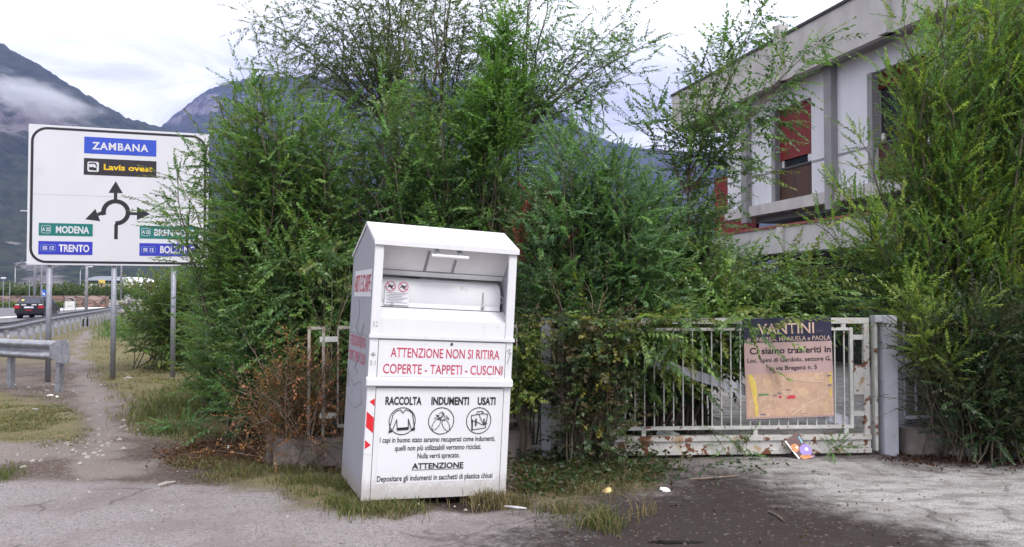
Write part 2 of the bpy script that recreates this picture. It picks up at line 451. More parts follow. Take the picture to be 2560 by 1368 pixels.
xs = np.concatenate([-np.geomspace(4200, 45, 24), -np.geomspace(43, 14.15, 110), np.arange(-14, 11.01, .06), np.geomspace(11.4, 4200, 34)])
ys = np.concatenate([-np.geomspace(300, 2, 10), np.arange(2.2, 18, .055), np.geomspace(18.06, 60, 190), np.geomspace(62, 4200, 40)])
GX, GY = np.meshgrid(xs, ys)
warpx = (fbm(GX * 1.7, GY * 1.7, 5, 3) - .5) * .7; warpy = (fbm(GX * 1.7 + 40, GY * 1.7, 6, 3) - .5) * .7
WX, WY = GX + warpx, GY + warpy
def msk(polys, soft):
    r = np.zeros(GX.shape)
    for p in polys: r = np.maximum(r, polymask(p, WX, WY, soft))
    return r
near = (np.abs(GX) < 30) & (GY < 40)
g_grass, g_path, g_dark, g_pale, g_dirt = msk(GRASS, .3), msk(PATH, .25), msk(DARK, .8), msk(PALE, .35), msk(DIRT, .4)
g_asph = msk(ASPH, .25)
g_dark = np.maximum(g_dark, .85 * msk([gp([(880, 1225), (1290, 1225), (1300, 1268), (1150, 1275), (960, 1282)])], .22))  # under the bin: contact shadow painted into the ground, along with dirt
g_dark = np.maximum(g_dark, .62 * msk([gp([(350, 1135), (470, 1095), (600, 1080), (720, 1125), (860, 1180), (860, 1200), (700, 1175), (620, 1205), (450, 1205)])], .45))
far = np.clip((GY - 16) / 4, 0, 1) * .8
g_grass = np.maximum(g_grass, far)
behind = ((GY > 8.2) & (GX > .2) & (GX < 9)).astype(float)          # the yard behind the gate is pale concrete
g_pale = np.maximum(g_pale, behind * .8)
GZ = gz(GX, GY) + (fbm(GX * 3, GY * 3, 9, 4) - .5) * .05 * np.clip(1 - g_asph, 0, 1) * (GY < 30)
GZ += (g_grass > .5) * (GY < 30) * .015
nx, ny = len(xs), len(ys)

def gridmesh(name, sel, mat):
    idx = np.arange(nx * ny).reshape(ny, nx)
    q = np.stack([idx[:-1, :-1], idx[:-1, 1:], idx[1:, 1:], idx[1:, :-1]], -1)[sel]
    used = np.unique(q); remap = np.full(nx * ny, -1); remap[used] = np.arange(len(used))
    q = remap[q]
    co = np.stack([GX, GY, GZ], -1).reshape(-1, 3)[used]
    me = bpy.data.meshes.new(name)
    me.vertices.add(len(co)); me.vertices.foreach_set('co', co.ravel())
    me.loops.add(q.size); me.loops.foreach_set('vertex_index', q.ravel().astype(np.int32))
    me.polygons.add(len(q)); me.polygons.foreach_set('loop_start', np.arange(len(q), dtype=np.int32) * 4)
    me.update(calc_edges=True)
    me.polygons.foreach_set('use_smooth', np.ones(len(q), bool))
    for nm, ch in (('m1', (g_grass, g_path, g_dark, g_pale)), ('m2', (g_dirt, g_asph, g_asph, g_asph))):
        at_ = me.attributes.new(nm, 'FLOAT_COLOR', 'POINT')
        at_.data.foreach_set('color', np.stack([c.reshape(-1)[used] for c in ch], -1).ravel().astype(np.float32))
    me.materials.append(mat)
    o = bpy.data.objects.new(name, me); COL.objects.link(o)
    return tag(o, kind='structure')

m, t = newmat('ground')
pos = t.new('ShaderNodeNewGeometry').outputs['Position']
a1 = t.new('ShaderNodeAttribute'); a1.attribute_name = 'm1'
a2 = t.new('ShaderNodeAttribute'); a2.attribute_name = 'm2'
s1 = t.new('ShaderNodeSeparateColor'); t.link(a1.outputs['Color'], s1.inputs[0])
s2 = t.new('ShaderNodeSeparateColor'); t.link(a2.outputs['Color'], s2.inputs[0])
grain = t.noise(95, pos, 3, .7); grain2 = t.noise(34, pos, 4, .65); mid = t.noise(7, pos, 5, .6); big = t.noise(1.3, pos, 4, .55)
def edge(mask, lo=.35, hi=.65, amt=.5):
    return t.ss(t.math('ADD', mask, t.math('MULTIPLY', t.math('SUBTRACT', t.math('ADD', t.math('MULTIPLY', mid, .6), t.math('MULTIPLY', grain2, .4)), .5), amt * 2)), lo, hi)
agg = t.vor(60, pos, 'Color')
sepa = t.new('ShaderNodeSeparateColor'); t.link(agg, sepa.inputs[0])
asph = t.mix(t.ss(grain, .35, .65), (.19, .165, .172, 1), (.335, .303, .313, 1))
asph = t.mix(t.ss(sepa.outputs[0], .74, .95, 0, .42), asph, (.40, .37, .38, 1))
asph = t.mix(t.ss(sepa.outputs[1], .76, .96, 0, .45), asph, (.07, .058, .058, 1))
asph = t.mix(t.ss(big, .42, .66, 0, .5), asph, (.165, .132, .132, 1))
soil = t.mix(grain2, (.05, .035, .030, 1), (.145, .105, .092, 1))
soil = t.mix(t.ss(sepa.outputs[2], .86, .95, 0, .8), soil, (.32, .30, .28, 1))
gravel = t.mix(t.ss(grain, .3, .7), (.14, .112, .108, 1), (.285, .245, .235, 1))
gravel = t.mix(t.ss(t.noise(26, pos, 3, .6), .60, .74, 0, .6), gravel, (.36, .335, .32, 1))
grs = t.mix(t.ss(mid, .35, .65), (.19, .145, .085, 1), (.115, .12, .05, 1))
grs = t.mix(t.ss(grain2, .4, .75, 0, .7), grs, (.215, .175, .105, 1))
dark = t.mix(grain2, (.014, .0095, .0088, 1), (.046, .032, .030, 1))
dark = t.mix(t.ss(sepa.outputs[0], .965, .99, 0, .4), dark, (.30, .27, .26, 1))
pale = t.mix(t.ss(grain, .35, .65), (.21, .20, .205, 1), (.60, .585, .59, 1))
pale = t.mix(t.ss(sepa.outputs[1], .84, .97, 0, .4), pale, (.12, .10, .10, 1))
pale = t.mix(t.ss(t.noise(4.5, t.scale(pos, (.6, 1.5, 1)), 7, .72), .45, .62, 0, .75), pale, (.175, .15, .15, 1))
pale = t.mix(t.ss(big, .45, .62, 0, .45), pale, (.20, .175, .17, 1))
c = t.mix(t.ss(big, .35, .65), soil, t.mix(.5, soil, gravel))
c = t.mix(edge(s2.outputs[1]), c, asph)
c = t.mix(edge(a1.outputs['Alpha'], .3, .8, .8), c, pale)
c = t.mix(edge(s2.outputs[0], .25, .85, .7), c, t.mix(.35, soil, (.13, .095, .088, 1)))
c = t.mix(edge(s1.outputs[0], .25, .95, .8), c, grs)
c = t.mix(edge(s1.outputs[1], .3, .75), c, gravel)
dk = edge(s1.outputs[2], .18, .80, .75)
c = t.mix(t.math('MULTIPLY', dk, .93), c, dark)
# cracks in the asphalt and concrete
wn = t.new('ShaderNodeTexNoise'); wn.inputs['Scale'].default_value = 2.2; wn.inputs['Detail'].default_value = 4; t.link(pos, wn.inputs['Vector'])
va = t.new('ShaderNodeVectorMath', operation='MULTIPLY_ADD'); t.link(wn.outputs['Color'], va.inputs[0]); va.inputs[1].default_value = (.55, .55, 0); t.link(pos, va.inputs[2])
cr = t.vor(.55, va.outputs[0], 'Distance', 'DISTANCE_TO_EDGE')
crf = t.math('MULTIPLY', t.ss(cr, .003, .013, 1, 0), t.math('MULTIPLY', t.ss(big, .46, .58), t.math('MULTIPLY', s2.outputs[1], .42)))
c = t.mix(crf, c, (.05, .042, .04, 1))
wet = t.math('MULTIPLY', dk, t.ss(t.noise(3.2, pos, 3), .48, .62))
c = t.mix(1.0, c, (.86, .87, .85, 1), 'MULTIPLY')
rough = t.math('SUBTRACT', .95, t.math('MULTIPLY', wet, .2))
hh = t.math('ADD', t.math('MULTIPLY', grain, .5), t.math('ADD', grain2, t.math('MULTIPLY', crf, -2)))
t.out(t.bsdf(c, rough, 0, .18, t.bump(hh, .55, .012)).outputs[0])
M['ground'] = m

fa = (g_asph[:-1, :-1] + g_asph[1:, 1:]) / 2 > .5
fp = ((g_path[:-1, :-1] + g_path[1:, 1:]) / 2 > .5) & ~fa
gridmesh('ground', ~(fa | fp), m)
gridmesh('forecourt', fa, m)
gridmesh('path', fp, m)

# mountains on both sides of the valley
m, t = newmat('mountain')
pos = t.new('ShaderNodeNewGeometry').outputs['Position']
ra = t.new('ShaderNodeAttribute'); ra.attribute_name = 'rock'
streak = t.scale(pos, (1, 1, .35))
f1 = t.noise(.012, pos, 8, .68); f2 = t.noise(.06, pos, 5, .7); f3 = t.noise(.02, streak, 8, .72, .5)
forest = t.mix(t.ss(f2, .3, .7), (.013, .022, .018, 1), (.045, .058, .032, 1))
forest = t.mix(t.ss(f1, .45, .7, 0, .5), forest, (.065, .065, .045, 1))
rock = t.mix(t.ss(f3, .3, .7), (.055, .05, .055, 1), (.20, .185, .19, 1))
rf = t.ss(t.math('ADD', ra.outputs['Fac'], t.math('MULTIPLY', t.math('SUBTRACT', f3, .5), 1.9)), .42, .62)
t.out(t.bsdf(t.mix(rf, forest, rock), .95, 0, .1, t.bump(t.math('ADD', f2, f3), .7, 12)).outputs[0])
M['mountain'] = m

def mountain(name, sky, Y0, Y1, rocks, px0, px1, seed, jag):
    pxs = np.arange(px0, px1 + 1, 5.0); nn = 90
    sx, sy = np.array([p[0] for p in sky]), np.array([p[1] for p in sky])
    top = np.interp(pxs, sx, sy) + (fbm(pxs / 40, pxs * 0, seed, 5, .6) - .5) * jag + (fbm(pxs / 7, pxs * 0, seed + 3, 2) - .5) * 7
    u = np.linspace(0, 1.25, nn)
    P, U = np.meshgrid(pxs, u)
    Yd = Y0 + (Y1 - Y0) * U
    zr = EYE + (HY - top) / F * Y1
    s = np.clip(U, 0, 1)
    prof = .28 * s + .72 * s ** 1.55
    X = (P - CX) / F * Yd
    n = fbm(X / 170, Yd / 170, seed + 7, 6, .55) - .5
    Z = zr[None, :] * np.where(U <= 1, prof, np.maximum(0, 1 - (U - 1) * 2.2))
    env = np.clip(np.minimum(s * 5, (1 - s) * 6), 0, 1)
    Z = Z + n * 150 * env * (Y1 / 2000) + (fbm(X / 30, Yd / 30, seed + 20, 3) - .5) * 14 * env
    img_y = HY - (Z - EYE) / Yd * F
    lim = top[None, :] + (1 - s) * 120 + 2
    Z = np.where((U < 1) & (img_y < lim), EYE + (HY - lim) / F * Yd, Z)
    Z[0] = -1.5
    img_y = HY - (Z - EYE) / Yd * F
    rk = np.zeros(P.shape)
    for (cx, cy, rx, ry, a) in rocks:
        rk = np.maximum(rk, a * np.exp(-(((P - cx) / rx) ** 2 + ((img_y - cy) / ry) ** 2)))
    ni, nj = len(pxs), nn
    idx = np.arange(ni * nj).reshape(nj, ni)
    q = np.stack([idx[:-1, :-1], idx[:-1, 1:], idx[1:, 1:], idx[1:, :-1]], -1).reshape(-1, 4)
    me = bpy.data.meshes.new(name)
    co = np.stack([X, Yd, Z], -1).reshape(-1, 3)
    me.vertices.add(len(co)); me.vertices.foreach_set('co', co.ravel())
    me.loops.add(q.size); me.loops.foreach_set('vertex_index', q.ravel().astype(np.int32))
    me.polygons.add(len(q)); me.polygons.foreach_set('loop_start', np.arange(len(q), dtype=np.int32) * 4)
    me.update(calc_edges=True)
    me.polygons.foreach_set('use_smooth', np.ones(len(q), bool))
    at_ = me.attributes.new('rock', 'FLOAT', 'POINT'); at_.data.foreach_set('value', rk.ravel().astype(np.float32))
    me.materials.append(M['mountain'])
    o = bpy.data.objects.new(name, me); COL.objects.link(o); tag(o, kind='structure')
    return o

mountain('hills', [(-1600, -700), (-600, -330), (-300, -90), (0, 106), (100, 163), (200, 226), (300, 282), (395, 314), (480, 352), (640, 430), (850, 560), (1000, 650), (1100, 732)],
         520, 1500, [(60, 290, 210, 75, .75), (20, 200, 60, 40, .5), (90, 690, 90, 70, .62), (130, 640, 50, 60, .5), (-300, 250, 260, 150, .6), (30, 600, 40, 80, .3)], -1600, 1100, 3, 14)
mountain('hills', [(0, 520), (150, 440), (250, 392), (330, 345), (395, 312), (450, 268), (500, 226), (560, 203), (640, 186), (760, 185), (900, 192), (1000, 190), (1150, 196), (1300, 214), (1380, 258), (1450, 312), (1520, 350), (1600, 367), (1700, 374), (1850, 390), (2200, 420), (2800, 380), (3600, 300)],
         1150, 2600, [(500, 262, 70, 40, .7), (440, 300, 50, 25, .55), (610, 280, 90, 60, .5), (1150, 300, 300, 90, .3)], 0, 3600, 31, 10)

# the air between: one box of thin blue haze
m, t = newmat('haze')
v = t.new('ShaderNodeVolumePrincipled'); v.inputs['Color'].default_value = (.36, .44, 1.0, 1); v.inputs['Density'].default_value = .000125; v.inputs['Anisotropy'].default_value = .1
t.out(None, v.outputs[0])
hz = MB().box(-4300, 4300, -400, 4300, -2.5, 1200).build('haze', m); tag(hz, kind='stuff')

# a bank of mist lying along the slope of the left mountain
m, t = newmat('mist')
oc = t.new('ShaderNodeTexCoord').outputs['Object']
ln = t.new('ShaderNodeVectorMath', operation='LENGTH'); t.link(oc, ln.inputs[0])
nz = t.noise(2.1, t.scale(oc, (1.0, 1.0, .8)), 6, .6, .4)
d = t.ss(t.math('ADD', t.math('SUBTRACT', 1.0, ln.outputs['Value']), t.math('MULTIPLY', t.math('SUBTRACT', nz, .5), 1.9)), .12, .75)
v = t.new('ShaderNodeVolumePrincipled'); v.inputs['Color'].default_value = (.93, .94, 1, 1)
t.link(t.math('MULTIPLY', d, .020), v.inputs['Density'])
t.out(None, v.outputs[0])
def mist(px, py, Y, sx, sy, sz, tilt):
    bm = bmesh.new(); bmesh.ops.create_icosphere(bm, subdivisions=3, radius=1.25)
    me = bpy.data.meshes.new('mist'); bm.to_mesh(me); bm.free(); me.materials.append(m)
    o = bpy.data.objects.new('mist', me); COL.objects.link(o)
    o.location = at(px, py, Y); o.scale = (sx, sy, sz); o.rotation_euler = (0, tilt, 0)
    tag(o, kind='stuff')
MIST_Y = 1000
mist(75, 240, MIST_Y, 105, 60, 30, R(17))

# ------------------------------------------------------------------ clothes collection bin
BW, BD = 1.19, .94
bx = gr(903, 1272)
B = thing('clothes_bin', 'white metal clothes collection bin with peaked hood, leaning slightly beside the gate', 'clothes bin', (bx.x, bx.y, 0.085), (0, R(3.0), R(21.5)))
# carcass: closed box below, side walls round the open hatch above
body = MB()
body.box(.0, BW, .02, BD, -.03, 1.235, .006)
side_prof = [(.02, 1.235), (BD, 1.235), (BD, 1.89), (.36, 2.135), (-.0, 1.975)]
body.prismx(side_prof, 0, .022)
body.prismx(side_prof, BW - .022, BW)
body.box(.022, BW - .022, .58, BD - .01, 1.236, 1.92)
for fx in (.03, BW - .09):
    for fy in (.05, BD - .12):
        body.box(fx, fx + .06, fy, fy + .06, -.14, -.03)
body.build('body', 'shaded_side_paint', B)
for (xa, xb) in ((-.0015, .068), (BW - .068, BW + .0015)):
    MB().box(xa, xb, -.004, .02, 1.25, 1.985, .003).box(xa, xb, .0, .018, -.03, 1.25, .002).build('front_stile', 'white_paint', B)
hood = MB()
hood.prismx([(-.025, 1.955), (-.025, 1.995), (.36, 2.165), (BD + .01, 1.915), (BD + .01, 1.895), (.36, 2.14), (0, 1.975)], -.012, BW + .012)
hood.build('hood', 'white_paint', B)
hatch = MB()          # upper flap, rotating drum, chute and lip seen through the opening
x0, x1 = .0225, BW - .0225
flap = MB(); flap.prismx([(.08, 1.965), (.27, 1.735), (.30, 1.735), (.30, 1.77), (.10, 1.99)], x0, x1)
fo = flap.build('hatch_flap', 'inner_paint', B)
tr_ = MB()
def onflap(s, x, dz=.003):        # point on the flap's sloping face
    return (x, .08 + .19 * s - dz * .7, 1.965 - .23 * s - dz * .6)
for (xa, xb, sa, sb) in [(.02, 1.23, .80, .83), (.45, .475, .1, .80), (.69, .715, .35, .80), (.45, .71, .80, .83), (.03, 1.2, .55, .56)][:4]:
    tr_.add([onflap(sa, xa), onflap(sa, xb), onflap(sb, xb), onflap(sb, xa)], [(0, 1, 2, 3)])
tr_.build('flap_seam', 'grey_ink', fo)
gap = MB(); gap.box(x0, x1, .31, .575, 1.237, 1.73); gap.build('hatch_back', 'rubble', B)
drum = MB()
pr = [(.308, 1.715)] + [(.275 - .075 * math.sin(R(a)), 1.575 + .125 * math.cos(R(a))) for a in range(0, 125, 8)] + [(.205, 1.475), (.308, 1.47)]
drum.prismx(pr, x0, x1 - .03)
do = drum.build('hatch_drum', 'white_paint', B, smooth=False)
chute = MB()
chute.prismx([(.30, 1.4705), (.205, 1.4705), (.055, 1.392), (.012, 1.382), (.012, 1.255), (.30, 1.255)], x0, x1)
co_ = chute.build('chute', 'white_paint', B)
sm = MB(); sm.box(.03, x1 - .03, .2005, .204, 1.469, 1.475); sm.build('chute_seam', 'seam', co_)
for xx in (.20, .98): MB().tube([(xx, .22, 1.496), (xx, .190, 1.500)], .014, 10).build('rivet', 'galv', do)
hd = MB()
hd.tube([(.455, .0, 1.898), (.765, .0, 1.898)], .0165, 12)
hd.build('handle', 'white_paint', B, smooth=False)
for xx in (.50, .69): MB().prismx([(-.012, 1.905), (.015, 1.895), (.13, 1.955), (.10, 1.975)], xx, xx + .035).build('handle_bracket', 'white_paint', B)
led = MB(); led.box(-.012, BW + .012, -.016, .0, 1.225, 1.258, .004); led.build('upper_ledge', 'white_paint', B)
p2_ = MB(); p2_.box(.068, BW - .062, -.003, .019, .925, 1.215, .002); p2_.build('warning_panel', 'white_paint', B)
fb = MB(); fb.prismx([(.0, .925), (-.035, .905), (-.035, .862), (0, .85)], -.015, BW + .004); fb.build('fold_bar', 'white_paint', B)
p3_ = MB(); p3_.box(.068, BW - .062, -.003, .019, -.025, .84, .002); dp = p3_.build('lower_door', 'white_paint', B)
for xx in (.0645, BW - .0615):
    for za_, zb_ in ((-.025, .845), (.925, 1.22)): MB().box(xx, xx + .004, -.0015, .01, za_, zb_).build('door_gap', 'seam', B)
sk = MB(); sk.box(.105, BW - .10, -.0045, -.003, .10, .795); st = sk.build('sticker', 'sticker', dp)
bo = MB(); bo.box(.11, BW - .105, -.005, -.003, .932, 1.165); st2 = bo.build('sticker', 'sticker', B)
YF = -.0075
text('lettering', 'ATTENZIONE NON SI RITIRA', 'red_ink', st2, .165, 1.075, 1.083, .073, YF, .006)
text('lettering', 'COPERTE - TAPPETI - CUSCINI', 'red_ink', st2, .112, 1.108, .955, .073, YF, .006)
for (s_, a, b, z, c, bd) in [('RACCOLTA', .145, .435, .712, .058, .034), ('INDUMENTI', .515, .83, .712, .058, .034), ('USATI', .905, 1.06, .712, .058, .034),
                         ('I capi in buono stato saranno recuperati come indumenti,', .118, 1.072, .418, .040, .012),
                         ('quelli non più utilizzabili verranno riciclati.', .24, .955, .354, .040, .012),
                         ('Nulla verrà sprecato.', .425, .775, .290, .040, .012),
                         ('ATTENZIONE', .385, .81, .208, .042, .028),
                         ('Depositare gli indumenti in sacchetti di plastica chiusi', .112, 1.065, .118, .042, .012)]:
    text('lettering', s_, 'black_ink', st, a, b, z, c, YF, bd)
flat([[(.385, .197), (.81, .197), (.81, .201), (.385, .201)]], 'underline', 'black_ink', st, YF)
for cx in (.287, .605, .922):
    flat(ringquads(cx, .583, .108, .1015), 'emblem_ring', 'black_ink', st, YF)
# pictures inside the rings: jumper, pair of shoes, satchel
cx, cz = .287, .580
jump = [(-.045, .085), (-.075, .06), (-.10, -.06), (-.078, -.075), (-.045, .015), (-.038, -.052), (.052, -.045), (.048, .02), (.075, -.06), (.102, -.055), (.078, .065), (.05, .085), (.02, .092), (.002, .066), (-.02, .092), (-.045, .085)]
P_ = stroke([(cx + a, cz + b) for a, b in jump], .006)
P_ += [[(cx - .04, cz - .07), (cx + .055, cz - .063), (cx + .055, cz - .045), (cx - .04, cz - .052)], [(cx - .105, cz - .088), (cx - .078, cz - .082), (cx - .078, cz - .068), (cx - .105, cz - .072)], [(cx + .08, cz - .075), (cx + .105, cz - .068), (cx + .105, cz - .05), (cx + .08, cz - .058)]]
flat(P_, 'jumper_emblem', 'black_ink', st, YF - .002)
cx = .605
P_ = []
for (ox, oz, a) in ((-.04, -.022, 58), (.04, -.03, 118)):
    el_ = [(math.cos(R(k)) * .052, math.sin(R(k)) * .026) for k in range(0, 361, 20)]
    P_ += stroke([(cx + ox + x * math.cos(R(a)) - z * math.sin(R(a)), cz + oz + x * math.sin(R(a)) + z * math.cos(R(a))) for x, z in el_], .0045)
P_ += stroke([(cx - .06, cz + .02), (cx - .02, cz + .045), (cx - .045, cz + .05), (cx - .005, cz + .02), (cx + .01, cz + .07), (cx + .03, cz + .03), (cx + .065, cz + .015), (cx + .04, cz + .045)], .005)
P_ += stroke([(cx - .02, cz + .06), (cx + .0, cz + .075), (cx + .02, cz + .06), (cx + .01, cz + .035), (cx - .015, cz + .03), (cx - .03, cz + .015), (cx + .03, cz + .005)], .005)
flat(P_, 'shoes_emblem', 'black_ink', st, YF - .002)
cx = .922
P_ = stroke([(cx - .065, cz + .045), (cx - .055, cz - .072), (cx + .06, cz - .055), (cx + .075, cz + .055), (cx + .03, cz + .06), (cx - .065, cz + .045)], .006)
P_ += stroke([(cx - .065, cz + .005), (cx - .02, cz - .005), (cx + .03, cz - .03), (cx + .072, cz - .02)], .006)
P_ += stroke([(cx - .02, cz + .055), (cx - .015, cz + .075), (cx + .03, cz + .078), (cx + .035, cz + .058)], .006)
P_ += stroke([(cx + .0, cz + .055), (cx + .02, cz + .01), (cx + .05, cz - .035), (cx + .06, cz + .0)], .005)
P_ += [[(cx - .03, cz - .04), (cx - .018, cz - .04), (cx - .018, cz + .02), (cx - .03, cz + .02)], [(cx + .04, cz - .03), (cx + .05, cz - .03), (cx + .05, cz + .02), (cx + .04, cz + .02)], [(cx - .06, cz - .075), (cx - .048, cz - .075), (cx - .05, cz + .01), (cx - .06, cz + .01)]]
flat(P_, 'satchel_emblem', 'black_ink', st, YF - .002)
# red and white tape on the left edge of the front
tp = MB(); tp.box(.004, .062, -.003, .0, .33, .76); tape = tp.build('reflective_tape', 'sticker', B)
flat([[(.062, .76), (.062, .70), (.02, .735)], [(.004, .66), (.062, .61), (.062, .49), (.004, .54)], [(.004, .44), (.05, .40), (.004, .37)]], 'red_stripe', 'red_tape', tape, -.0045)
# notice with two red prohibition rings inside the hatch, scribbles
nt = MB()
nt.add([(.135, .1935, 1.66), (.34, .1935, 1.66), (.34, .1935, 1.49), (.135, .1935, 1.49)], [(0, 3, 2, 1)])
no_ = nt.build('notice', 'sticker', do)
for cxx in (.18, .285):
    flat(ringquads(cxx, 1.640, .042, .036, n=24, a0=0, a1=360) + stroke([(cxx - .028, 1.664), (cxx + .028, 1.616)], .006), 'prohibition_ring', 'red_ink', no_, .191)
    flat(stroke([(cxx - .022, 1.634), (cxx - .005, 1.648), (cxx + .01, 1.638), (cxx + .024, 1.65)], .008) + stroke([(cxx - .01, 1.645), (cxx + .012, 1.622)], .006), 'prohibition_figure', 'black_ink', no_, .189)
flat([[(.15 + .02 * (k % 2), 1.585 - .013 * k), (.325 - .025 * (k % 3), 1.585 - .013 * k), (.325 - .025 * (k % 3), 1.589 - .013 * k), (.15 + .02 * (k % 2), 1.589 - .013 * k)] for k in range(7)], 'small_print', 'grey_ink', no_, .191)
flat(stroke([(.975, 1.63), (.978, 1.53)], .009), 'scratch', 'grey_ink', do, .192)
flat(stroke([(1.13, 1.62), (1.16, 1.57), (1.14, 1.55), (1.17, 1.54), (1.15, 1.60)], .008), 'scribble', 'grey_ink', do, .192)
text('scribble', '52', 'grey_ink', B, .012, .052, 1.315, .04, -.0065, -.012)
text('scribble', '51', 'grey_ink', B, .006, .050, 1.015, .038, -.0035, -.012)
flat(stroke([(.012, 1.10), (.035, 1.115), (.02, 1.09), (.045, 1.10), (.03, 1.085)], .006), 'scribble', 'grey_ink', B, -.0035)
flat(stroke([(BW - .05, 1.15), (BW - .02, 1.17), (BW - .035, 1.13), (BW - .012, 1.14), (BW - .03, 1.09), (BW - .04, 1.05)], .006), 'scribble', 'grey_ink', B, -.0035)
flat(ringquads(.66, 1.195, .012, .004, n=10), 'lock', 'black_ink', B, -.006)
# left side: red words and scribbles
flat([[(-.80, 1.545), (-.06, 1.545), (-.06, 1.765), (-.80, 1.765)]], 'sticker', 'sticker', B, -.0025, True)
text('lettering', 'ABITI E SCARPE', 'red_ink', B, -.78, -.09, 1.585, .14, -.0055, .002, True)
text('lettering', 'ATTENZIONE NON SI RITIRA', 'red_ink', B, -.86, -.16, 1.13, .085, -.0055, .0, True)
text('lettering', 'COPERTE - TAPPETI - CUSCINI', 'red_ink', B, -.88, -.14, 1.0, .085, -.0055, .0, True)
flat(stroke([(-.55, 1.52), (-.50, 1.40), (-.62, 1.28), (-.42, 1.2), (-.30, 1.33), (-.40, 1.05), (-.6, .95), (-.45, .92)], .012) + stroke([(-.85, .88), (-.6, .80), (-.3, .86), (-.2, .70), (-.5, .62), (-.8, .64)], .008) + stroke([(-.9, .9), (-.84, .84), (-.9, .8), (-.83, .78)], .02), 'scribble', 'grey_ink', B, -.004, True)

# ------------------------------------------------------------------ rusty driveway gate with its banner and posts
gl, gri = Vector((.30, 7.85)), Vector((3.83, 8.06))
gd = (gri - gl); GL = gd.length; ga = math.atan2(gd.y, gd.x)
def gate_frame(name, label, cat, origin): return thing(name, label, cat, origin, (0, 0, ga))
G = thing('driveway_gate', 'long white barred driveway gate with peeling rusty paint, closed between two posts', 'gate', (gl.x, gl.y, 0), (0, 0, ga))
gx0, gx1 = .16, GL - .16
fr = MB()
fr.box(gx0, gx1, -.02, .02, 1.345, 1.405, .003)
fr.box(gx0, gx0 + .06, -.02, .02, .17, 1.345, .003)
fr.build('top_rail', 'rust_white', G)
sr = MB(); sr.box(gx1 - .06, gx1, -.022, .022, .165, 1.343, .003); sr.build('end_stile', 'rust_heavy', G)
bb = MB()
bb.box(gx0, gx1, -.05, .05, .165, .215, .003); bb.box(gx0, gx1, -.028, .03, .075, .165); bb.box(gx0, gx1, -.05, .05, .03, .075, .003)
bb.build('bottom_beam', 'rust_heavy', G)
inn = MB()
ix0, ix1 = gx0 + .14, gx1 - .17
inn.box(ix0, ix1, -.016, .016, 1.275, 1.305, .002); inn.box(ix0, ix1, -.02, .02, .275, .310, .002)
inn.box(ix0, ix0 + .03, -.015, .015, .31, 1.275); inn.box(ix1 - .034, ix1, -.017, .017, .31, 1.275)
inn.build('inner_frame', 'rust_white', G)
for z in (1.18, .40): MB().box(ix1, gx1 - .06, -.014, .014, z, z + .05).build('spacer', 'rust_white', G)
for x in (ix1 - .12, ix1 - 1.1, .9): MB().box(x, x + .045, -.014, .014, 1.305, 1.345).build('spacer', 'rust_white', G)
for x in (ix1 - .1, ix1 - 1.05, ix1 - 2.2, .5): MB().box(x, x + .045, -.014, .014, .215, .275).build('spacer', 'rust_white', G)
nb = 29
for k in range(nb):
    x = ix0 + .05 + (ix1 - .09 - ix0 - .05) * k / (nb - 1)
    MB().box(x - .006, x + .006, -.006, .006, .31, 1.275).build('bar', 'rust_white', G)
dg = MB()
dv = Vector((ix1 - .02 - (ix0 + .75), .33 - .98)); L = dv.length
za = math.atan2(dv.y, dv.x)
c_, s_ = math.cos(za), math.sin(za)
dg.prism([(ix0 + .75 + a * c_ - b * s_, .98 + a * s_ + b * c_) for a, b in ((0, -.05), (L, -.05), (L, .05), (0, .05))], .022, .045)
dg.build('diagonal_brace', 'post_paint', G)
lo = MB(); lo.box(ix1 + .005, gx1 - .062, -.02, .02, .62, .92); lo.build('lock_box', 'rust_heavy', G)

def post(name, label, x, z1, wdt, sub=True):
    p = thing(name, label, 'gate post', (gl.x + math.cos(ga) * x, gl.y + math.sin(ga) * x, 0), (0, 0, ga), 'white gate posts')
    MB().box(-wdt / 2, wdt / 2, -wdt / 2, wdt / 2, -.02, z1, .006).build('shaft', 'post_paint', p)
    return p
pr_ = post('gate_post', 'stout bluish white gate post to the right of the banner', GL + .035, 1.43, .15)
MB().box(-.155, -.075, -.07, .05, 1.36, 1.43, .003).build('catch_bracket', 'post_paint', pr_)
MB().box(-.155, -.125, -.05, .03, .05, 1.36, .003).build('catch_rail', 'rust_white', pr_)
MB().box(.02, .028, -.079, -.075, .2, .208).build('bolt', 'seam', pr_)
pl_ = post('gate_post', 'thin flaking white gate post wrapped in vines, right of the bin', .04, 1.41, .095)
MB().box(.05, .17, -.03, .03, 1.22, 1.30, .003).build('hinge_bracket', 'post_paint', pl_)
MB().box(.05, .30, -.02, .02, 1.36, 1.40, .003).build('hinge_bar', 'post_paint', pl_)

# banner hung on the gate
def gxy(px, py):         # photo pixel -> (along gate, z) on the gate plane
    c = at(px, py, 10.0) - Vector((0, 0, EYE))
    nrm = Vector((-math.sin(ga), math.cos(ga)))
    tt = (nrm.x * gl.x + nrm.y * gl.y) / (nrm.x * c.x + nrm.y * c.y)
    p = Vector((c.x * tt, c.y * tt))
    return ((p - gl).dot(Vector((math.cos(ga), math.sin(ga)))), EYE + c.z * tt)
bl, br = gxy(1863, 1047), gxy(2082, 1043); tl, tr2 = gxy(1855, 797), gxy(2073, 799)
BNW = (br[0] - bl[0]); BNH = tl[1] - bl[1]
lean = (bl[0] - tl[0])
BN = thing('banner', 'faded pink and navy moving notice with a map, hung on the rusty gate', 'banner', (gl.x + math.cos(ga) * bl[0] + math.sin(ga) * .035, gl.y + math.sin(ga) * bl[0] - math.cos(ga) * .035, bl[1]), (0, -math.atan2(lean, BNH), ga))
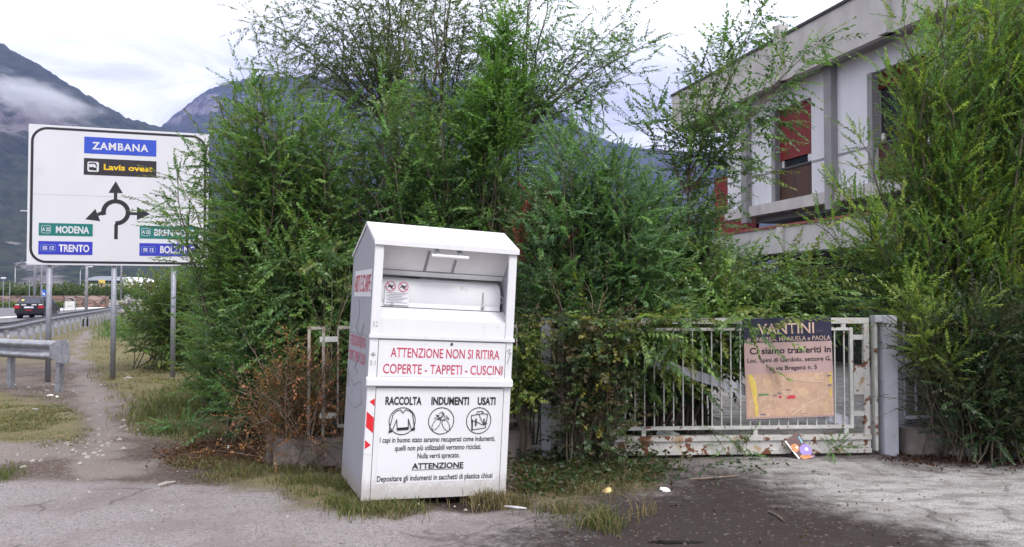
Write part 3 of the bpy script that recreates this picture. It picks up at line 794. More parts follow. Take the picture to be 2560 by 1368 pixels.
# local: x 0..BNW, z 0..BNH, slightly wavy sheet
def sheet(name, mat, parent, x0, x1, z0, z1, y, n=14, mm=10, amp=.006):
    mb = MB()
    vs = []
    for j in range(mm + 1):
        for i in range(n + 1):
            x = x0 + (x1 - x0) * i / n; z = z0 + (z1 - z0) * j / mm
            vs.append((x, y, z))
    mb.add(vs, [(j * (n + 1) + i, j * (n + 1) + i + 1, (j + 1) * (n + 1) + i + 1, (j + 1) * (n + 1) + i) for j in range(mm) for i in range(n)])
    return mb.build(name, mat, parent)
hz1 = BNH * .757
shb = MB(); shb.box(0, BNW, .0, .006, 0, hz1); bp = shb.build('notice_sheet', 'banner_pink', BN)
shd = MB(); shd.box(0, BNW, -.001, .006, hz1 + .0005, BNH); bd_ = shd.build('header', 'banner_dark', BN)
W_ = BNW
def bx_(u): return u * W_
def bz_(v): return BNH * (1 - v)
text('lettering', 'VANTINI', 'banner_text', bd_, bx_(.16), bx_(.80), bz_(.160), .105, -.004, .012)
text('lettering', 'snc', 'map_grey', bd_, bx_(.83), bx_(.90), bz_(.15), .028, -.004, .0)
text('lettering', 'di ANDREA, MANUELA e PAOLA', 'banner_text', bd_, bx_(.03), bx_(.985), bz_(.232), .044, -.004, .004)
text('lettering', 'Ci siamo trasferiti in', 'sign_brown', bp, bx_(.06), bx_(.985), bz_(.355), .062, -.003, .02)
text('lettering', 'Loc. Spini di Gardolo, settore G,', 'sign_brown', bp, bx_(.03), bx_(.985), bz_(.438), .041, -.003, .012)
text('lettering', 'in via Bregenz n. 5', 'sign_brown', bp, bx_(.28), bx_(.82), bz_(.52), .041, -.003, .012)
MB().box(bx_(.01), bx_(.99), -.0025, .0, bz_(.985), bz_(.555)).build('map', 'banner_map', BN)
mp = [c for c in bpy.data.objects if c.name == 'map'][0]
def flat_each(polys, name, mat, parent, y):
    for q in polys: flat([q], name, mat, parent, y)
flat_each([[(bx_(a), bz_(b)) for a, b in pl] for pl in [[(.03, .56), (.07, .56), (.12, .64), (.13, .75), (.12, .80), (.14, .88), (.13, .975), (.10, .975), (.09, .85), (.06, .7)], [(.95, .56), (.98, .56), (.985, .66), (.965, .68), (.95, .63)], [(.955, .72), (.975, .72), (.975, .80), (.955, .80)]]], 'map_motorway', 'map_yellow', mp, -.005)
flat([[(bx_(a), bz_(b)) for a, b in q] for q in stroke([(.15, .80), (.33, .74), (.45, .68), (.56, .62), (.70, .64), (.88, .65)], .012) + stroke([(.42, .68), (.30, .58)], .010) + stroke([(.52, .97), (.7, .86), (.88, .80)], .012) + stroke([(.45, .92), (.50, .84), (.45, .80), (.55, .72)], .008) + stroke([(.75, .97), (.82, .80), (.80, .62)], .008)], 'map_street', 'map_road', mp, -.0048)
flat_each([[(bx_(a), bz_(b)) for a, b in q] for q in [[(.58, .72), (.68, .70), (.72, .76), (.63, .80)], [(.20, .60), (.30, .62), (.27, .70), (.19, .68)], [(.78, .56), (.84, .56), (.84, .63), (.79, .63)], [(.85, .88), (.93, .84), (.95, .93), (.87, .95)]]], 'map_block', 'map_block', mp, -.0042)
flat_each([[(bx_(a), bz_(b)) for a, b in q] for q in [[(.46, .605), (.49, .605), (.49, .615), (.46, .615)], [(.46, .715), (.51, .715), (.51, .725), (.46, .725)], [(.36, .745), (.40, .745), (.40, .755), (.36, .755)], [(.31, .77), (.345, .77), (.345, .78), (.31, .78)], [(.16, .965), (.22, .965), (.22, .95), (.16, .95)], [(.93, .585), (.975, .585), (.975, .60), (.93, .60)], [(.935, .68), (.975, .68), (.975, .695), (.935, .695)], [(.63, .96), (.69, .96), (.69, .965), (.63, .965)]]], 'map_label', 'map_grey', mp, -.0055)
flat_each([[(bx_(a), bz_(b)) for a, b in q] for q in [[(.145, .77), (.26, .77), (.26, .752), (.145, .752)]]], 'map_label', 'map_green', mp, -.0055)
flat([[(bx_(a), bz_(b)) for a, b in q] for q in [[(.46, .81), (.56, .81), (.56, .775), (.46, .775)]]] + [arc(bx_(.39), bz_(.79), .014, 0, 340, 14)], 'map_marker', 'map_red', mp, -.0055)

# torn picture leaflet leaning on the gate's bottom beam
lp = at(2005, 1157, 7.83); lp.z = 0
LF = thing('torn_leaflet', 'torn colourful picture leaflet leaning on the bottom of the gate', 'leaflet', (lp.x, lp.y, .0), (R(-26), 0, ga))
poly = [(-.02, .0), (-.14, .19), (-.06, .235), (.0, .285), (.03, .25), (.055, .17), (.145, .03), (.10, .005), (.05, -.005)]
MB().prism(poly, -.002, .0).build('sheet', 'leaflet_dark', LF)
flat([[(-.145, .185), (-.13, .19), (-.02, .01), (-.035, .0)]], 'torn_edge', 'paper', LF, -.004)
flat([arc(.055, .09, .062, 0, 345, 16), [(.0, .05), (.14, .03), (.10, .012), (.03, .012)]], 'purple_patch', 'leaflet_purple', LF, -.0035)
flat([arc(-.05, .115, .042, 0, 345, 14), [(-.02, .02), (.02, .0), (.12, .02), (.08, .045), (-.01, .04)]], 'orange_patch', 'leaflet_orange', LF, -.0045)
flat([[(.0, .225), (.02, .235), (.045, .165), (.03, .155)]], 'teal_patch', 'leaflet_teal', LF, -.0055)
flat_each([arc(.065, .10, .018, 0, 345, 12), arc(-.03, .12, .014, 0, 345, 10)], 'pale_patch', 'paper', LF, -.006)

# kerb walls and fences either side
def dirrot(a, b): return math.atan2(b.y - a.y, b.x - a.x)
def fence_run(name, label, a, b, post_xs, kw_h, bars, mat='fence_paint', panel=None, top=1.38):
    ang = dirrot(a, b); L = (b - a).length
    t_ = thing(name, label, 'fence', (a.x, a.y, 0), (0, 0, ang))
    for x in post_xs: MB().box(x - .014, x + .014, -.014, .014, kw_h + .002, top, .003).build('post', mat, t_)
    if bars:
        x0, x1, nb_ = bars
        f = MB(); f.box(x0, x1, -.015, .015, top - .03, top); f.box(x0, x1, -.012, .012, kw_h + .10, kw_h + .13)
        f.build('rail', mat, t_)
        for k in range(nb_):
            x = x0 + (x1 - x0) * k / (nb_ - 1)
            if all(abs(x - q) > .04 for q in post_xs): MB().box(x - .008, x + .008, -.008, .008, kw_h + .13, top - .03).build('bar', mat, t_)
    return t_
def kerb(name, label, a, b, h, wd):
    ang = dirrot(a, b); L = (b - a).length
    k_ = MB(); k_.box(0, L, -wd / 2, wd / 2, -.1, h, .012)
    o = k_.build(name, 'kerb_conc'); o.location = (a.x, a.y, 0); o.rotation_euler = (0, 0, ang)
    return tag(o, label, 'wall')
kc, ke = Vector((-2.25, 7.42)), Vector((.18, 7.86))
kerb('kerb_wall', 'low crumbling concrete kerb wall behind the bin', kc, ke, .27, .18)
kb = Vector((-4.3, 15.0))
kerb('kerb_wall', 'low concrete kerb wall running back under the left bushes', kc + Vector((-.02, .12)), kb, .27, .18)
kr0, kr1 = Vector((4.03, 8.10)), Vector((8.6, 8.45))
kerb('kerb_wall', 'low stained concrete kerb wall right of the gate post', kr0, kr1, .26, .2)
fl = fence_run('fence', 'weathered white barred fence on the kerb between the dry bush and the bin', kc + Vector((.28, .05)), ke + Vector((-.02, -.003)), [.03, .165], .27, (.30, 2.05, 14), top=1.34)
MB().box(.13, .30, -.014, .014, 1.19, 1.24).build('spacer', 'rust_white', fl)
MB().box(.13, .30, -.014, .014, .46, .51).build('spacer', 'rust_white', fl)
MB().box(.05, .165, -.014, .014, 1.31, 1.335).build('spacer', 'fence_paint', fl)
fence_run('fence', 'grey barred fence on the kerb under the yellow green bush', kr0, kr1, [.6, 2.0, 3.4], .26, (.03, 4.4, 36), 'post_paint', top=1.36)
# mesh panel of the side fence glimpsed between the bushes
mpn = at(612, 900, 9.0); mpe = at(690, 900, 9.25)
MP = thing('mesh_fence', 'grey wire mesh fence panel glimpsed through the left bushes', 'fence', (mpn.x, mpn.y, 0), (0, 0, dirrot(mpn.xy, mpe.xy)))
f = MB()
for k in range(15): f.box(k * .026, k * .026 + .007, -.003, .003, .27, 1.32)
f.build('wire', 'mesh_panel', MP)
f = MB(); f.box(-.03, .0, -.02, .02, 0, 1.36); f.box(.385, .415, -.02, .02, 0, 1.36); f.build('post', 'mesh_panel', MP)
# meter cabinet behind the right fence
cb = at(2292, 1000, 8.75)
CBT = thing('meter_cabinet', 'pale grey meter cabinet standing behind the right fence', 'cabinet', (cb.x, cb.y, 0), (0, 0, ga))
MB().box(-.14, .24, 0, .25, 0, 1.24, .006).build('body', 'post_paint', CBT)
MB().box(-.115, .215, -.006, .0, .5, 1.2, .002).build('door', 'post_paint', CBT)

# ------------------------------------------------------------------ litter and stones in the foreground
def lump(name, label, cat, p, r, mat, flatz=.5, seed=0, group=None):
    bm = bmesh.new(); bmesh.ops.create_icosphere(bm, subdivisions=2, radius=1)
    rr = random.Random(seed)
    for v in bm.verts:
        k_ = 1 + rr.uniform(-.28, .22)
        v.co = Vector((v.co.x * r * k_, v.co.y * r * .8 * k_, max(-.2, v.co.z) * r * flatz * k_))
    me = bpy.data.meshes.new(name); bm.to_mesh(me); bm.free(); me.materials.append(M[mat])
    o = bpy.data.objects.new(name, me); COL.objects.link(o); o.location = (p.x, p.y, gz(p.x, p.y) + r * flatz * .2)
    o.rotation_euler = (0, 0, rr.uniform(0, 6))
    return tag(o, label, cat, group)
lump('paper_wad', 'crumpled yellowed paper lying at the edge of the weeds', 'litter', gr(1518, 1226), .05, 'yellow_paper', .75, 3)
lump('paper_wad', 'crumpled white tissue lying on dark soil by the weeds', 'litter', gr(1660, 1227), .052, 'paper', .5, 8)
lump('plastic_bag', 'pale crumpled plastic bag under the right bush', 'litter', gr(2408, 1140), .14, 'bag', .75, 5)
lump('plastic_bag', 'grey plastic bag stuck behind the bottom of the gate', 'litter', gr(1665, 1120) , .16, 'bag', 1.2, 9)
sx_ = gr(1115, 1275)
MB().tube([gr(1262, 1272) + Vector((0, 0, .02)), gr(1290, 1277) + Vector((0, 0, .025)), gr(1316, 1276) + Vector((0, 0, .015))], [.006, .012, .006], 6).build('plastic_strip', 'bag')
tag(bpy.data.objects['plastic_strip'], 'twisted strip of pale plastic on the ground right of the bin', 'litter')
MB().tube([gr(395, 1214, .01), gr(415, 1209, .02), gr(437, 1205, .012)], [.012, .02, .01], 6).build('wood_chip', 'stone_pale')
tag(bpy.data.objects['wood_chip'], 'pale splinter of wood on the forecourt edge', 'litter')
MB().tube([gr(1725, 1198, .012), gr(1790, 1194, .02), gr(1848, 1189, .012)], [.006, .009, .005], 6).build('stick', 'bark_pale')
tag(bpy.data.objects['stick'], 'long bare stick lying on the dark soil before the gate', 'stick')
MB().tube([gr(1920, 1277, .01), gr(1945, 1290, .015), gr(1960, 1302, .01)], [.006, .008, .005], 6).build('stick', 'bark')
tag(bpy.data.objects['stick.001'], 'short dark twig on the damp ground', 'stick')
for k, (px, py, r, lb) in enumerate([(30, 963, .07, 'white stone beside the left guardrail post'), (126, 990, .05, 'white stone at the foot of the guardrail end post'), (142, 993, .045, 'small pale stone touching the guardrail end post'),
                                     (320, 947, .09, 'flat white stone in the grass between the sign posts'), (392, 985, .06, 'pale stone in the grass right of the path'), (88, 1026, .07, 'white stone alone on the left lawn'),
                                     (423, 943, .06, 'white stone at the foot of the right sign post'), (570, 1120, .05, 'white scrap of stone near the dry bush'), (318, 1075, .04, 'small stone on the gravel path edge')]):
    lump('stone', lb, 'stone', gr(px, py), r, 'paper' if k in (0, 1, 2, 7) else 'stone_pale', .4, 30 + k, 'pale stones on the verge')
# loose gravel, one mass
gv = MB(); rr = random.Random(3)
def gravel_at(px, py, r):
    p = gr(px, py)
    vs = [(p.x + r * rr.uniform(-1, 1), p.y + r * rr.uniform(-1, 1), r * rr.uniform(-.1, .15)) for _ in range(4)]
    a = rr.uniform(0, 6)
    vs = [(p.x + r * math.cos(a + q) * rr.uniform(.7, 1.2), p.y + r * math.sin(a + q) * rr.uniform(.7, 1.1), .0) for q in (0, 1.57, 3.14, 4.71)] + [(p.x + r * math.cos(a + q) * .5, p.y + r * math.sin(a + q) * .5, r * rr.uniform(.3, .7)) for q in (0, 1.57, 3.14, 4.71)]
    gv.add(vs, [(4, 5, 6, 7), (0, 1, 5, 4), (1, 2, 6, 5), (2, 3, 7, 6), (3, 0, 4, 7)])
for _ in range(260):
    u = rr.random()
    if u < .35: px, py = rr.gauss(265, 45), rr.uniform(930, 1130)
    elif u < .6: px, py = rr.uniform(-50, 260), rr.gauss(1125, 16)
    elif u < .72: px, py = rr.gauss(90, 70), rr.gauss(960, 10)
    else: px, py = rr.uniform(0, 1250), rr.uniform(1150, 1330)
    gravel_at(px, py, rr.choice((.012, .012, .016, .022, .034)) * (1.0 if u < .72 else .55))
tag(gv.build('gravel', 'stone_pale'), kind='stuff')
gv = MB()
for _ in range(130):
    u = rr.random()
    if u < .6: px, py = rr.uniform(1330, 2560), rr.uniform(1160, 1368)
    else: px, py = rr.uniform(0, 1250), rr.uniform(1130, 1368)
    gravel_at(px, py, rr.choice((.005, .006, .008, .012)))
tag(gv.build('crumbs_of_soil', 'bark'), kind='stuff')
pd = gr(1690, 1357)
pm_, t = newmat('puddle_water'); t.out(t.bsdf((.02, .017, .016), .04).outputs[0]); M['puddle'] = pm_
mb = MB(); n_ = 30
mb.add([(pd.x + .17 * math.cos(6.2832 * k / n_) * (1 + .35 * math.sin(k * 2.1)), pd.y + .035 * math.sin(6.2832 * k / n_) * (1 + .3 * math.sin(k * 1.3)), .005) for k in range(n_)], [tuple(range(n_))])
tag(mb.build('puddle', 'puddle'), kind='structure')

# ------------------------------------------------------------------ big roundabout sign
SL = at(66, 660, 14.5)
SA = R(17.8)
S = thing('road_sign', 'large white roundabout direction sign with ZAMBANA and TRENTO plates on three grey posts', 'road sign', (SL.x, SL.y, 0), (0, 0, SA))
SZ = 2.19; SWD, SHT = 3.15, 2.64
MB().box(0, SWD, 0, .035, SZ, SZ + SHT, .006).build('panel', 'sign_white', S)
sb = MB()
for z in (SZ + .3, SZ + 1.3, SZ + 2.3): sb.box(.05, SWD - .05, .036, .075, z, z + .05)
sb.build('back_rail', 'galv', S)
def sf(polys, name, mat, par=None, dy=-.002): return flat([[(u, SZ + v) for u, v in q] for q in polys], name, mat, par or S, dy)
sf(rring(.042, SWD - .042, .036, SHT - .04, .28, .046, 8), 'border', 'sign_black')
MB().box(.09, SWD - .09, -.0012, .0, SZ + 1.3235, SZ + 1.3285).build('panel_seam', 'grey_ink', S)
def plate(u0, u1, v0, v1, mat): return MB().box(u0, u1, -.004, -.0005, SZ + v0, SZ + v1).build('name_plate', mat, S)
p = plate(.931, 2.19, 2.14, 2.457, 'sign_blue'); text('lettering', 'ZAMBANA', 'sign_white', p, 1.068, 2.047, SZ + 2.225, .132, -.0065, .028, space=1.15)
p = plate(.931, 2.195, 1.73, 2.048, 'sign_brown'); text('lettering', 'Lavis ovest', 'sign_yellow', p, 1.272, 2.132, SZ + 1.84, .105, -.0065, .028)
sf([rrect(.992, 1.188, 1.79, 1.982, .03)], 'factory_symbol', 'sign_white', p, -.0065)
sf([[(1.02, 1.825), (1.15, 1.815), (1.15, 1.885), (1.115, 1.865), (1.085, 1.89), (1.05, 1.87), (1.02, 1.895)]] + stroke([(1.02, 1.94), (1.06, 1.955), (1.13, 1.95), (1.15, 1.90)], .022), 'factory_shape', 'sign_black', p, -.009)
p = plate(.192, 1.098, .555, .79, 'sign_green'); text('lettering', 'MODENA', 'sign_white', p, .478, 1.038, SZ + .61, .122, -.0065, .03)
def badge(p_, u0, u1, v0, v1, wd): sf(rring(u0, u1, v0, v1, .03, wd), 'number_frame', 'sign_white' if wd > .006 else 'leaflet_teal', p_, -.0065)
badge(p, .235, .39, .597, .745, .007); text('lettering', 'A 22', 'sign_white', p, .247, .378, SZ + .64, .062, -.0065, .025)
p = plate(.192, 1.098, .2, .45, 'sign_blue2'); text('lettering', 'TRENTO', 'sign_white', p, .53, 1.043, SZ + .258, .128, -.0065, .03)
badge(p, .228, .483, .262, .386, .006); text('lettering', 'SS 12', 'sign_white', p, .262, .45, SZ + .292, .062, -.0065, .025)
p = plate(1.912, 2.97, .535, .785, 'sign_green'); text('lettering', 'BRENNERO', 'sign_white', p, 2.17, 2.91, SZ + .595, .122, -.0065, .03)
badge(p, 1.945, 2.10, .585, .735, .007); text('lettering', 'A 22', 'sign_white', p, 1.957, 2.088, SZ + .63, .062, -.0065, .025)
p = plate(1.911, 2.956, .2, .444, 'sign_blue2'); text('lettering', 'BOLZANO', 'sign_white', p, 2.28, 2.92, SZ + .262, .128, -.0065, .03)
badge(p, 1.945, 2.20, .255, .38, .006); text('lettering', 'SS 12', 'sign_white', p, 1.98, 2.165, SZ + .286, .062, -.0065, .025)
cx, cz = 1.49, 1.028
A_ = ringquads(cx, cz, .253, .172, -92, 196, 36)
A_ += [[(1.467, .51), (1.53, .51), (1.53, .86), (1.467, .79)]]
A_ += [[(1.452, 1.26), (1.512, 1.26), (1.512, 1.402), (1.452, 1.402)], [(1.361, 1.40), (1.609, 1.40), (1.482, 1.628)]]
A_ += [[(1.73, .985), (1.875, .985), (1.875, 1.04), (1.73, 1.04)], [(1.86, .888), (2.096, 1.013), (1.86, 1.146)]]
A_ += [[(1.27, .985), (1.25, 1.045), (1.17, 1.005), (1.19, .945)], [(1.137, 1.084), (.968, .877), (1.224, .848)]]
sf(A_, 'roundabout_arrow', 'sign_black')
for u in (.36, 1.46, 2.52):
    MB().tube([(u, .085, -.05), (u, .085, SZ + .35)], .048, 14).build('post', 'galv_post', S, smooth=True)

# ------------------------------------------------------------------ guardrail: far run, bend (off to the left) and near end
pth = [gr(345, 777), gr(300, 791), gr(258, 806), gr(215, 818), gr(170, 830), gr(126, 843), gr(85, 857), gr(55, 868), gr(25, 878), gr(-15, 884), gr(-70, 889), gr(-150, 893), gr(-240, 902), gr(-290, 918), gr(-280, 938), gr(-180, 950), gr(-60, 961), gr(60, 974), gr(165, 985)]
def catmull(P, n=10):
    out = []
    for i in range(len(P) - 1):
        p0, p1, p2, p3 = P[max(i - 1, 0)], P[i], P[i + 1], P[min(i + 2, len(P) - 1)]
        for k in range(n):
            u = k / n
            out.append(.5 * ((2 * p1) + (p2 - p0) * u + (2 * p0 - 5 * p1 + 4 * p2 - p3) * u * u + (3 * p1 - p0 - 3 * p2 + p3) * u ** 3))
    return out + [P[-1]]
cp_ = catmull([Vector((p.x, p.y)) for p in pth], 12)
GR = thing('guardrail', 'curving galvanised steel guardrail with a rounded bent end in front of the sign', 'guardrail', (0, 0, 0))
prof = [(0, -.01), (.02, .0), (.095, .035), (.105, .055), (.10, .085), (.02, .125), (.0, .145), (.0, .165), (.02, .185), (.10, .225), (.105, .255), (.095, .275), (.02, .31), (0, .32)]
mb = MB(); vs = []
N = len(cp_)
arcl = [0.0]
for i in range(1, N): arcl.append(arcl[-1] + (cp_[i] - cp_[i - 1]).length)
tot = arcl[-1]
for i, p in enumerate(cp_):
    d = (cp_[min(i + 1, N - 1)] - cp_[max(i - 1, 0)]).normalized(); nrm = Vector((d.y, -d.x))   # outer side of the bend
    rem = tot - arcl[i]
    z0 = .53 + .02 * max(0, 1 - rem / 4)
    fade = min(1.0, max(0.35, rem / .8))        # the last half metre flattens into the end plate
    for (o_, z_) in prof:
        vs.append((p.x + nrm.x * (o_ * fade), p.y + nrm.y * (o_ * fade), z0 + (z_ - .155) * (1.0 if rem > .3 else 1.06 - .0 * rem) + .155))
m_ = len(prof)
mb.add(vs, [(i * m_ + k, i * m_ + k + 1, (i + 1) * m_ + k + 1, (i + 1) * m_ + k) for i in range(N - 1) for k in range(m_ - 1)])
rail = mb.build('rail', 'galv', GR, smooth=True)
sol = rail.modifiers.new('thickness', 'SOLIDIFY'); sol.thickness = .006
# splayed end plate
e = cp_[-1]; d = (cp_[-1] - cp_[-4]).normalized(); nrm = Vector((d.y, -d.x))
mb = MB()
pts_ = [(-.32, -.10), (-.12, -.175), (.10, -.20), (.20, -.17), (.245, -.08), (.25, .04), (.215, .15), (.15, .205), (.02, .20), (-.12, .165), (-.32, .10)]
mb.prism([(a, .70 + b) for a, b in pts_], -.004, .004)
ep = mb.build('end_plate', 'galv', GR); ep.location = (e.x - d.x * .03 + nrm.x * .075, e.y - d.y * .03 + nrm.y * .075, 0); ep.rotation_euler = (0, 0, math.atan2(d.y, d.x))
def along(s):
    for i in range(1, N):
        if arcl[i] >= s:
            u = (s - arcl[i - 1]) / (arcl[i] - arcl[i - 1]); return cp_[i - 1].lerp(cp_[i], u), (cp_[i] - cp_[i - 1]).normalized()
    return cp_[-1], (cp_[-1] - cp_[-2]).normalized()
s_ = tot - .28; k = 0
pm0 = None
while s_ > 0 and k < 52:
    p, d = along(s_)
    nn_ = Vector((-d.y, d.x))
    o_ = MB().box(-.06, .06, .01, .09, -.1, .62 if k else .56, .004).build('post', 'galv', GR)
    o_.location = (p.x, p.y, 0); o_.rotation_euler = (0, R(3) if k == 0 else 0, math.atan2(d.y, d.x))
    if 8 < k < 46:
        q = MB().box(-.045, .045, .092, .10, .40, .49).build('reflector', 'lamp_white', GR)
        q.location = (p.x, p.y, 0); q.rotation_euler = (0, 0, math.atan2(d.y, d.x))
    s_ -= 1.45; k += 1

# ------------------------------------------------------------------ road, kerb island and things along it
def ground_poly(name, pix, z, mat, kind='structure'):
    ps = [gr(px, py) for px, py in pix]
    mb = MB(); mb.add([(p.x, p.y, z) for p in ps], [tuple(range(len(ps)))])
    return tag(mb.build(name, mat), kind=kind)
ground_poly('road', [(-700, 757), (352, 757), (338, 772), (250, 792), (200, 804), (120, 826), (60, 845), (20, 858), (-700, 870)], .008, 'asphalt_road')
ground_poly('road_marking', [(-700, 765.5), (60, 764), (60, 767), (-700, 769)], .020, 'marking')
ground_poly('road_marking', [(112, 774), (330, 763.5), (330, 766), (112, 779)], .020, 'marking')
ground_poly('road_marking', [(-200, 806), (40, 791), (60, 792), (-200, 812)], .020, 'marking')
ground_poly('traffic_island', [(-700, 759), (330, 759), (200, 763), (110, 766.5), (-100, 764)], .014, 'stone_pale')

# stone retaining wall with vineyard behind it
m, t = newmat('rubble_wall')
oc = t.new('ShaderNodeTexCoord').outputs['Object']
sc_ = t.scale(oc, (.75, .75, 1.9))
v1 = t.vor(1.0, sc_, 'Color'); vd = t.vor(1.0, sc_, 'Distance', 'DISTANCE_TO_EDGE')
sp = t.new('ShaderNodeSeparateColor'); t.link(v1, sp.inputs[0])
c = t.mix(sp.outputs[0], (.23, .13, .105, 1), (.34, .25, .22, 1))
c = t.mix(t.ss(vd, .02, .09, 1, 0), c, (.07, .055, .05, 1))
t.out(t.bsdf(c, .9, 0, .2).outputs[0]); M['rubble_wall'] = m
wl, wr = at(-500, 768, 95), at(262, 768, 95)
o = MB().box(wl.x, wr.x, 95, 96, -.1, 1.42, .05).build('stone_wall', 'rubble_wall'); tag(o, 'long reddish dry stone retaining wall beyond the road', 'wall')
def scatter_leaves(name, boxes, n, size, cols, seed, kind=None, label=None, cat=None, parent=None):
    rg = np.random.default_rng(seed); VV = []; CC = []
    for (x0, x1, y0, y1, z0, z1, fr) in boxes:
        k = int(n * fr)
        c = np.stack([rg.uniform(x0, x1, k), rg.uniform(y0, y1, k), rg.uniform(z0, z1, k)], -1)
        c[:, 2] -= (z1 - z0) * .45 * fbm(c[:, 0] * .9, c[:, 1] * .3, seed, 3) * (c[:, 2] > (z0 + z1) / 2)
        a = rg.normal(size=(k, 3)); a /= np.linalg.norm(a, axis=1)[:, None]
        b = np.cross(a, rg.normal(size=(k, 3))); b /= np.linalg.norm(b, axis=1)[:, None]
        s = size * rg.uniform(.6, 1.3, (k, 1))
        VV.append(np.stack([c - a * s, c - b * s * .5, c + a * s, c + b * s * .5], 1))
        ci = rg.integers(0, len(cols), k); CC.append(np.array(cols)[ci] * rg.uniform(.75, 1.25, (k, 1)))
    return leafmesh(name, np.concatenate(VV), np.concatenate(CC), parent)

def leafmesh(name, V, C, parent=None, mat='leaf'):
    """V (n,4,3) quads with one colour each"""
    n = len(V)
    me = bpy.data.meshes.new(name)
    me.vertices.add(n * 4); me.vertices.foreach_set('co', np.ascontiguousarray(V, dtype=np.float32).ravel())
    me.loops.add(n * 4); me.loops.foreach_set('vertex_index', np.arange(n * 4, dtype=np.int32))
    me.polygons.add(n); me.polygons.foreach_set('loop_start', np.arange(n, dtype=np.int32) * 4)
    me.update(calc_edges=True)
    a = me.attributes.new('Col', 'FLOAT_COLOR', 'FACE')
    a.data.foreach_set('color', np.concatenate([np.clip(C, 0, 1), np.ones((n, 1))], 1).astype(np.float32).ravel())
    me.materials.append(M[mat])
    o = bpy.data.objects.new(name, me); COL.objects.link(o)
    if parent is not None: o.parent = parent
    return o
GREENS = [(.045, .075, .025), (.07, .10, .03), (.10, .13, .035)]
vy = scatter_leaves('vineyard', [(wl.x, wr.x + 3, 96.2, 99, 1.0, 2.9, .6), (wl.x, -44, 104, 107, 1.2, 3.6, .4)], 14000, .22, GREENS, 5)
tag(vy, kind='stuff')
hd_ = scatter_leaves('low_hedge', [(-66, -52, 92.4, 93.6, 0, .95, 1)], 2500, .14, [(.10, .15, .03), (.14, .18, .05)], 6); tag(hd_, 'low clipped green hedge at the foot of the stone wall', 'hedge')

# building far away beyond the vineyard
fb_ = at(207, 740, 180); fe = at(342, 740, 180)
FB = thing('roadside_building', 'distant low cream and pink building with grey vaulted roof and yellow sign', 'building', (fb_.x, 180, 0))
wF = fe.x - fb_.x
MB().box(0, wF * .62, 0, 9, -1, 4.0).build('wall', 'white_wall', FB)
for a, b_, mt_ in ((.07, .16, 'cream_wall'), (.27, .42, 'pink_wall')): MB().box(wF * a, wF * b_, -.06, .0, -1, 3.9).build('wall_panel', mt_, FB)
MB().box(wF * .03, wF * .62, .3, 8.5, 4.0, 4.75).build('window_band', 'glass', FB)
MB().prismx([(0, 0), (1, 0)], 0, 0) if False else None
rp = [(wF * .02, 4.75), (wF * .06, 5.1), (wF * .20, 5.6), (wF * .34, 5.75), (wF * .5, 5.6), (wF * .62, 5.2), (wF * .64, 4.75)]
MB().prism(rp, -.2, 9).build('roof', 'metal_roof', FB)
MB().box(wF * .30, wF * .42, -.3, -.1, 4.0, 4.9).build('shop_sign', 'map_yellow', FB)
MB().box(wF * .66, wF * .99, 2, 11, -1, 4.6).build('annexe_wall', 'white_wall', FB)
MB().prism([(wF * .64, 4.6), (wF * .66, 5.3), (wF * .75, 5.6), (wF * .86, 5.3), (wF * .98, 4.3), (wF * .99, 4.0), (wF * .9, 4.4)], 1.8, 11).build('annexe_roof', 'white_roof', FB)
for a in (.22, .43): MB().box(wF * a, wF * a + .22, -.3, -.1, -1, 3.0).build('pillar', 'dark_wall', FB)

# street lamps and poles
def lamp(name, label, px, py0, py1, Y, r, arm, cat='street lamp', armw=1.6, base=False):
    b_ = at(px, py0, Y); top = at(px, py1, Y).z
    L = thing(name, label, cat, (b_.x, Y, max(0, b_.z) if False else 0), group='street lamps along the road')
    MB().tube([(0, 0, -.1), (0, 0, top * .5), (0, 0, top)], [r, r * .85, r * .7], 10).build('pole', 'galv', L, smooth=True)
    if arm:
        s = 1 if arm > 0 else -1
        MB().tube([(0, 0, top - .02), (s * armw * .12, 0, top + armw * .22), (s * armw * .45, 0, top + armw * .36), (s * armw, 0, top + armw * .42)], [r * .6, r * .5, r * .45, r * .4], 8).build('arm', 'galv', L, smooth=True)
        MB().box(s * armw - .15 if s > 0 else -armw - .65, s * armw + .65 if s > 0 else -armw + .15, -.16, .16, top + armw * .37, top + armw * .48, .04).build('lamp_head', 'lamp_white', L)
    if base: MB().box(-r * 1.5, r * 1.5, -r * 1.5, r * 1.5, -.05, .38, .02).build('base_cover', 'tyre', L)
    return L
lamp('street_lamp', 'grey street lamp with curved arm left of the big sign', 37, 740, 668, 110, .09, 1)
lamp('street_lamp', 'distant street lamp with curved arm seen between the left sign posts', 200, 740, 676, 130, .08, 1, armw=1.4)
lamp('street_lamp', 'tall lamp column rising behind the left edge of the big sign', 86, 748, 536, 72, .13, -1, armw=.75)
lamp('light_column', 'slim grey column behind the left sign post', 103, 748, 560, 80, .11, 0, 'pole')
lamp('light_column', 'thick grey column with black base cover beside the far guardrail', 215, 815, 600, 40, .085, 0, 'pole', base=True)
lamp('light_column', 'slim grey column in front of the rubble heap', 302, 780, 560, 66, .09, 0, 'pole')
for k, (px, pt, Y, lb) in enumerate([(8, 698, 92, 'low garden lamp with white globe at the far left'), (24, 704, 92, 'short thin pole beyond the black car'), (73, 700, 93, 'short thin pole above the stone wall')]):
    b_ = at(px, 740, Y); zt = at(px, pt, Y).z
    T_ = thing('short_pole', lb, 'pole', (b_.x, Y, 0))
    MB().tube([(0, 0, 0), (0, 0, zt)], .05, 8).build('pole', 'galv', T_)
    if k == 0: MB().box(-.28, .28, -.2, .2, zt, zt + .22, .08).build('lamp_head', 'lamp_white', T_)
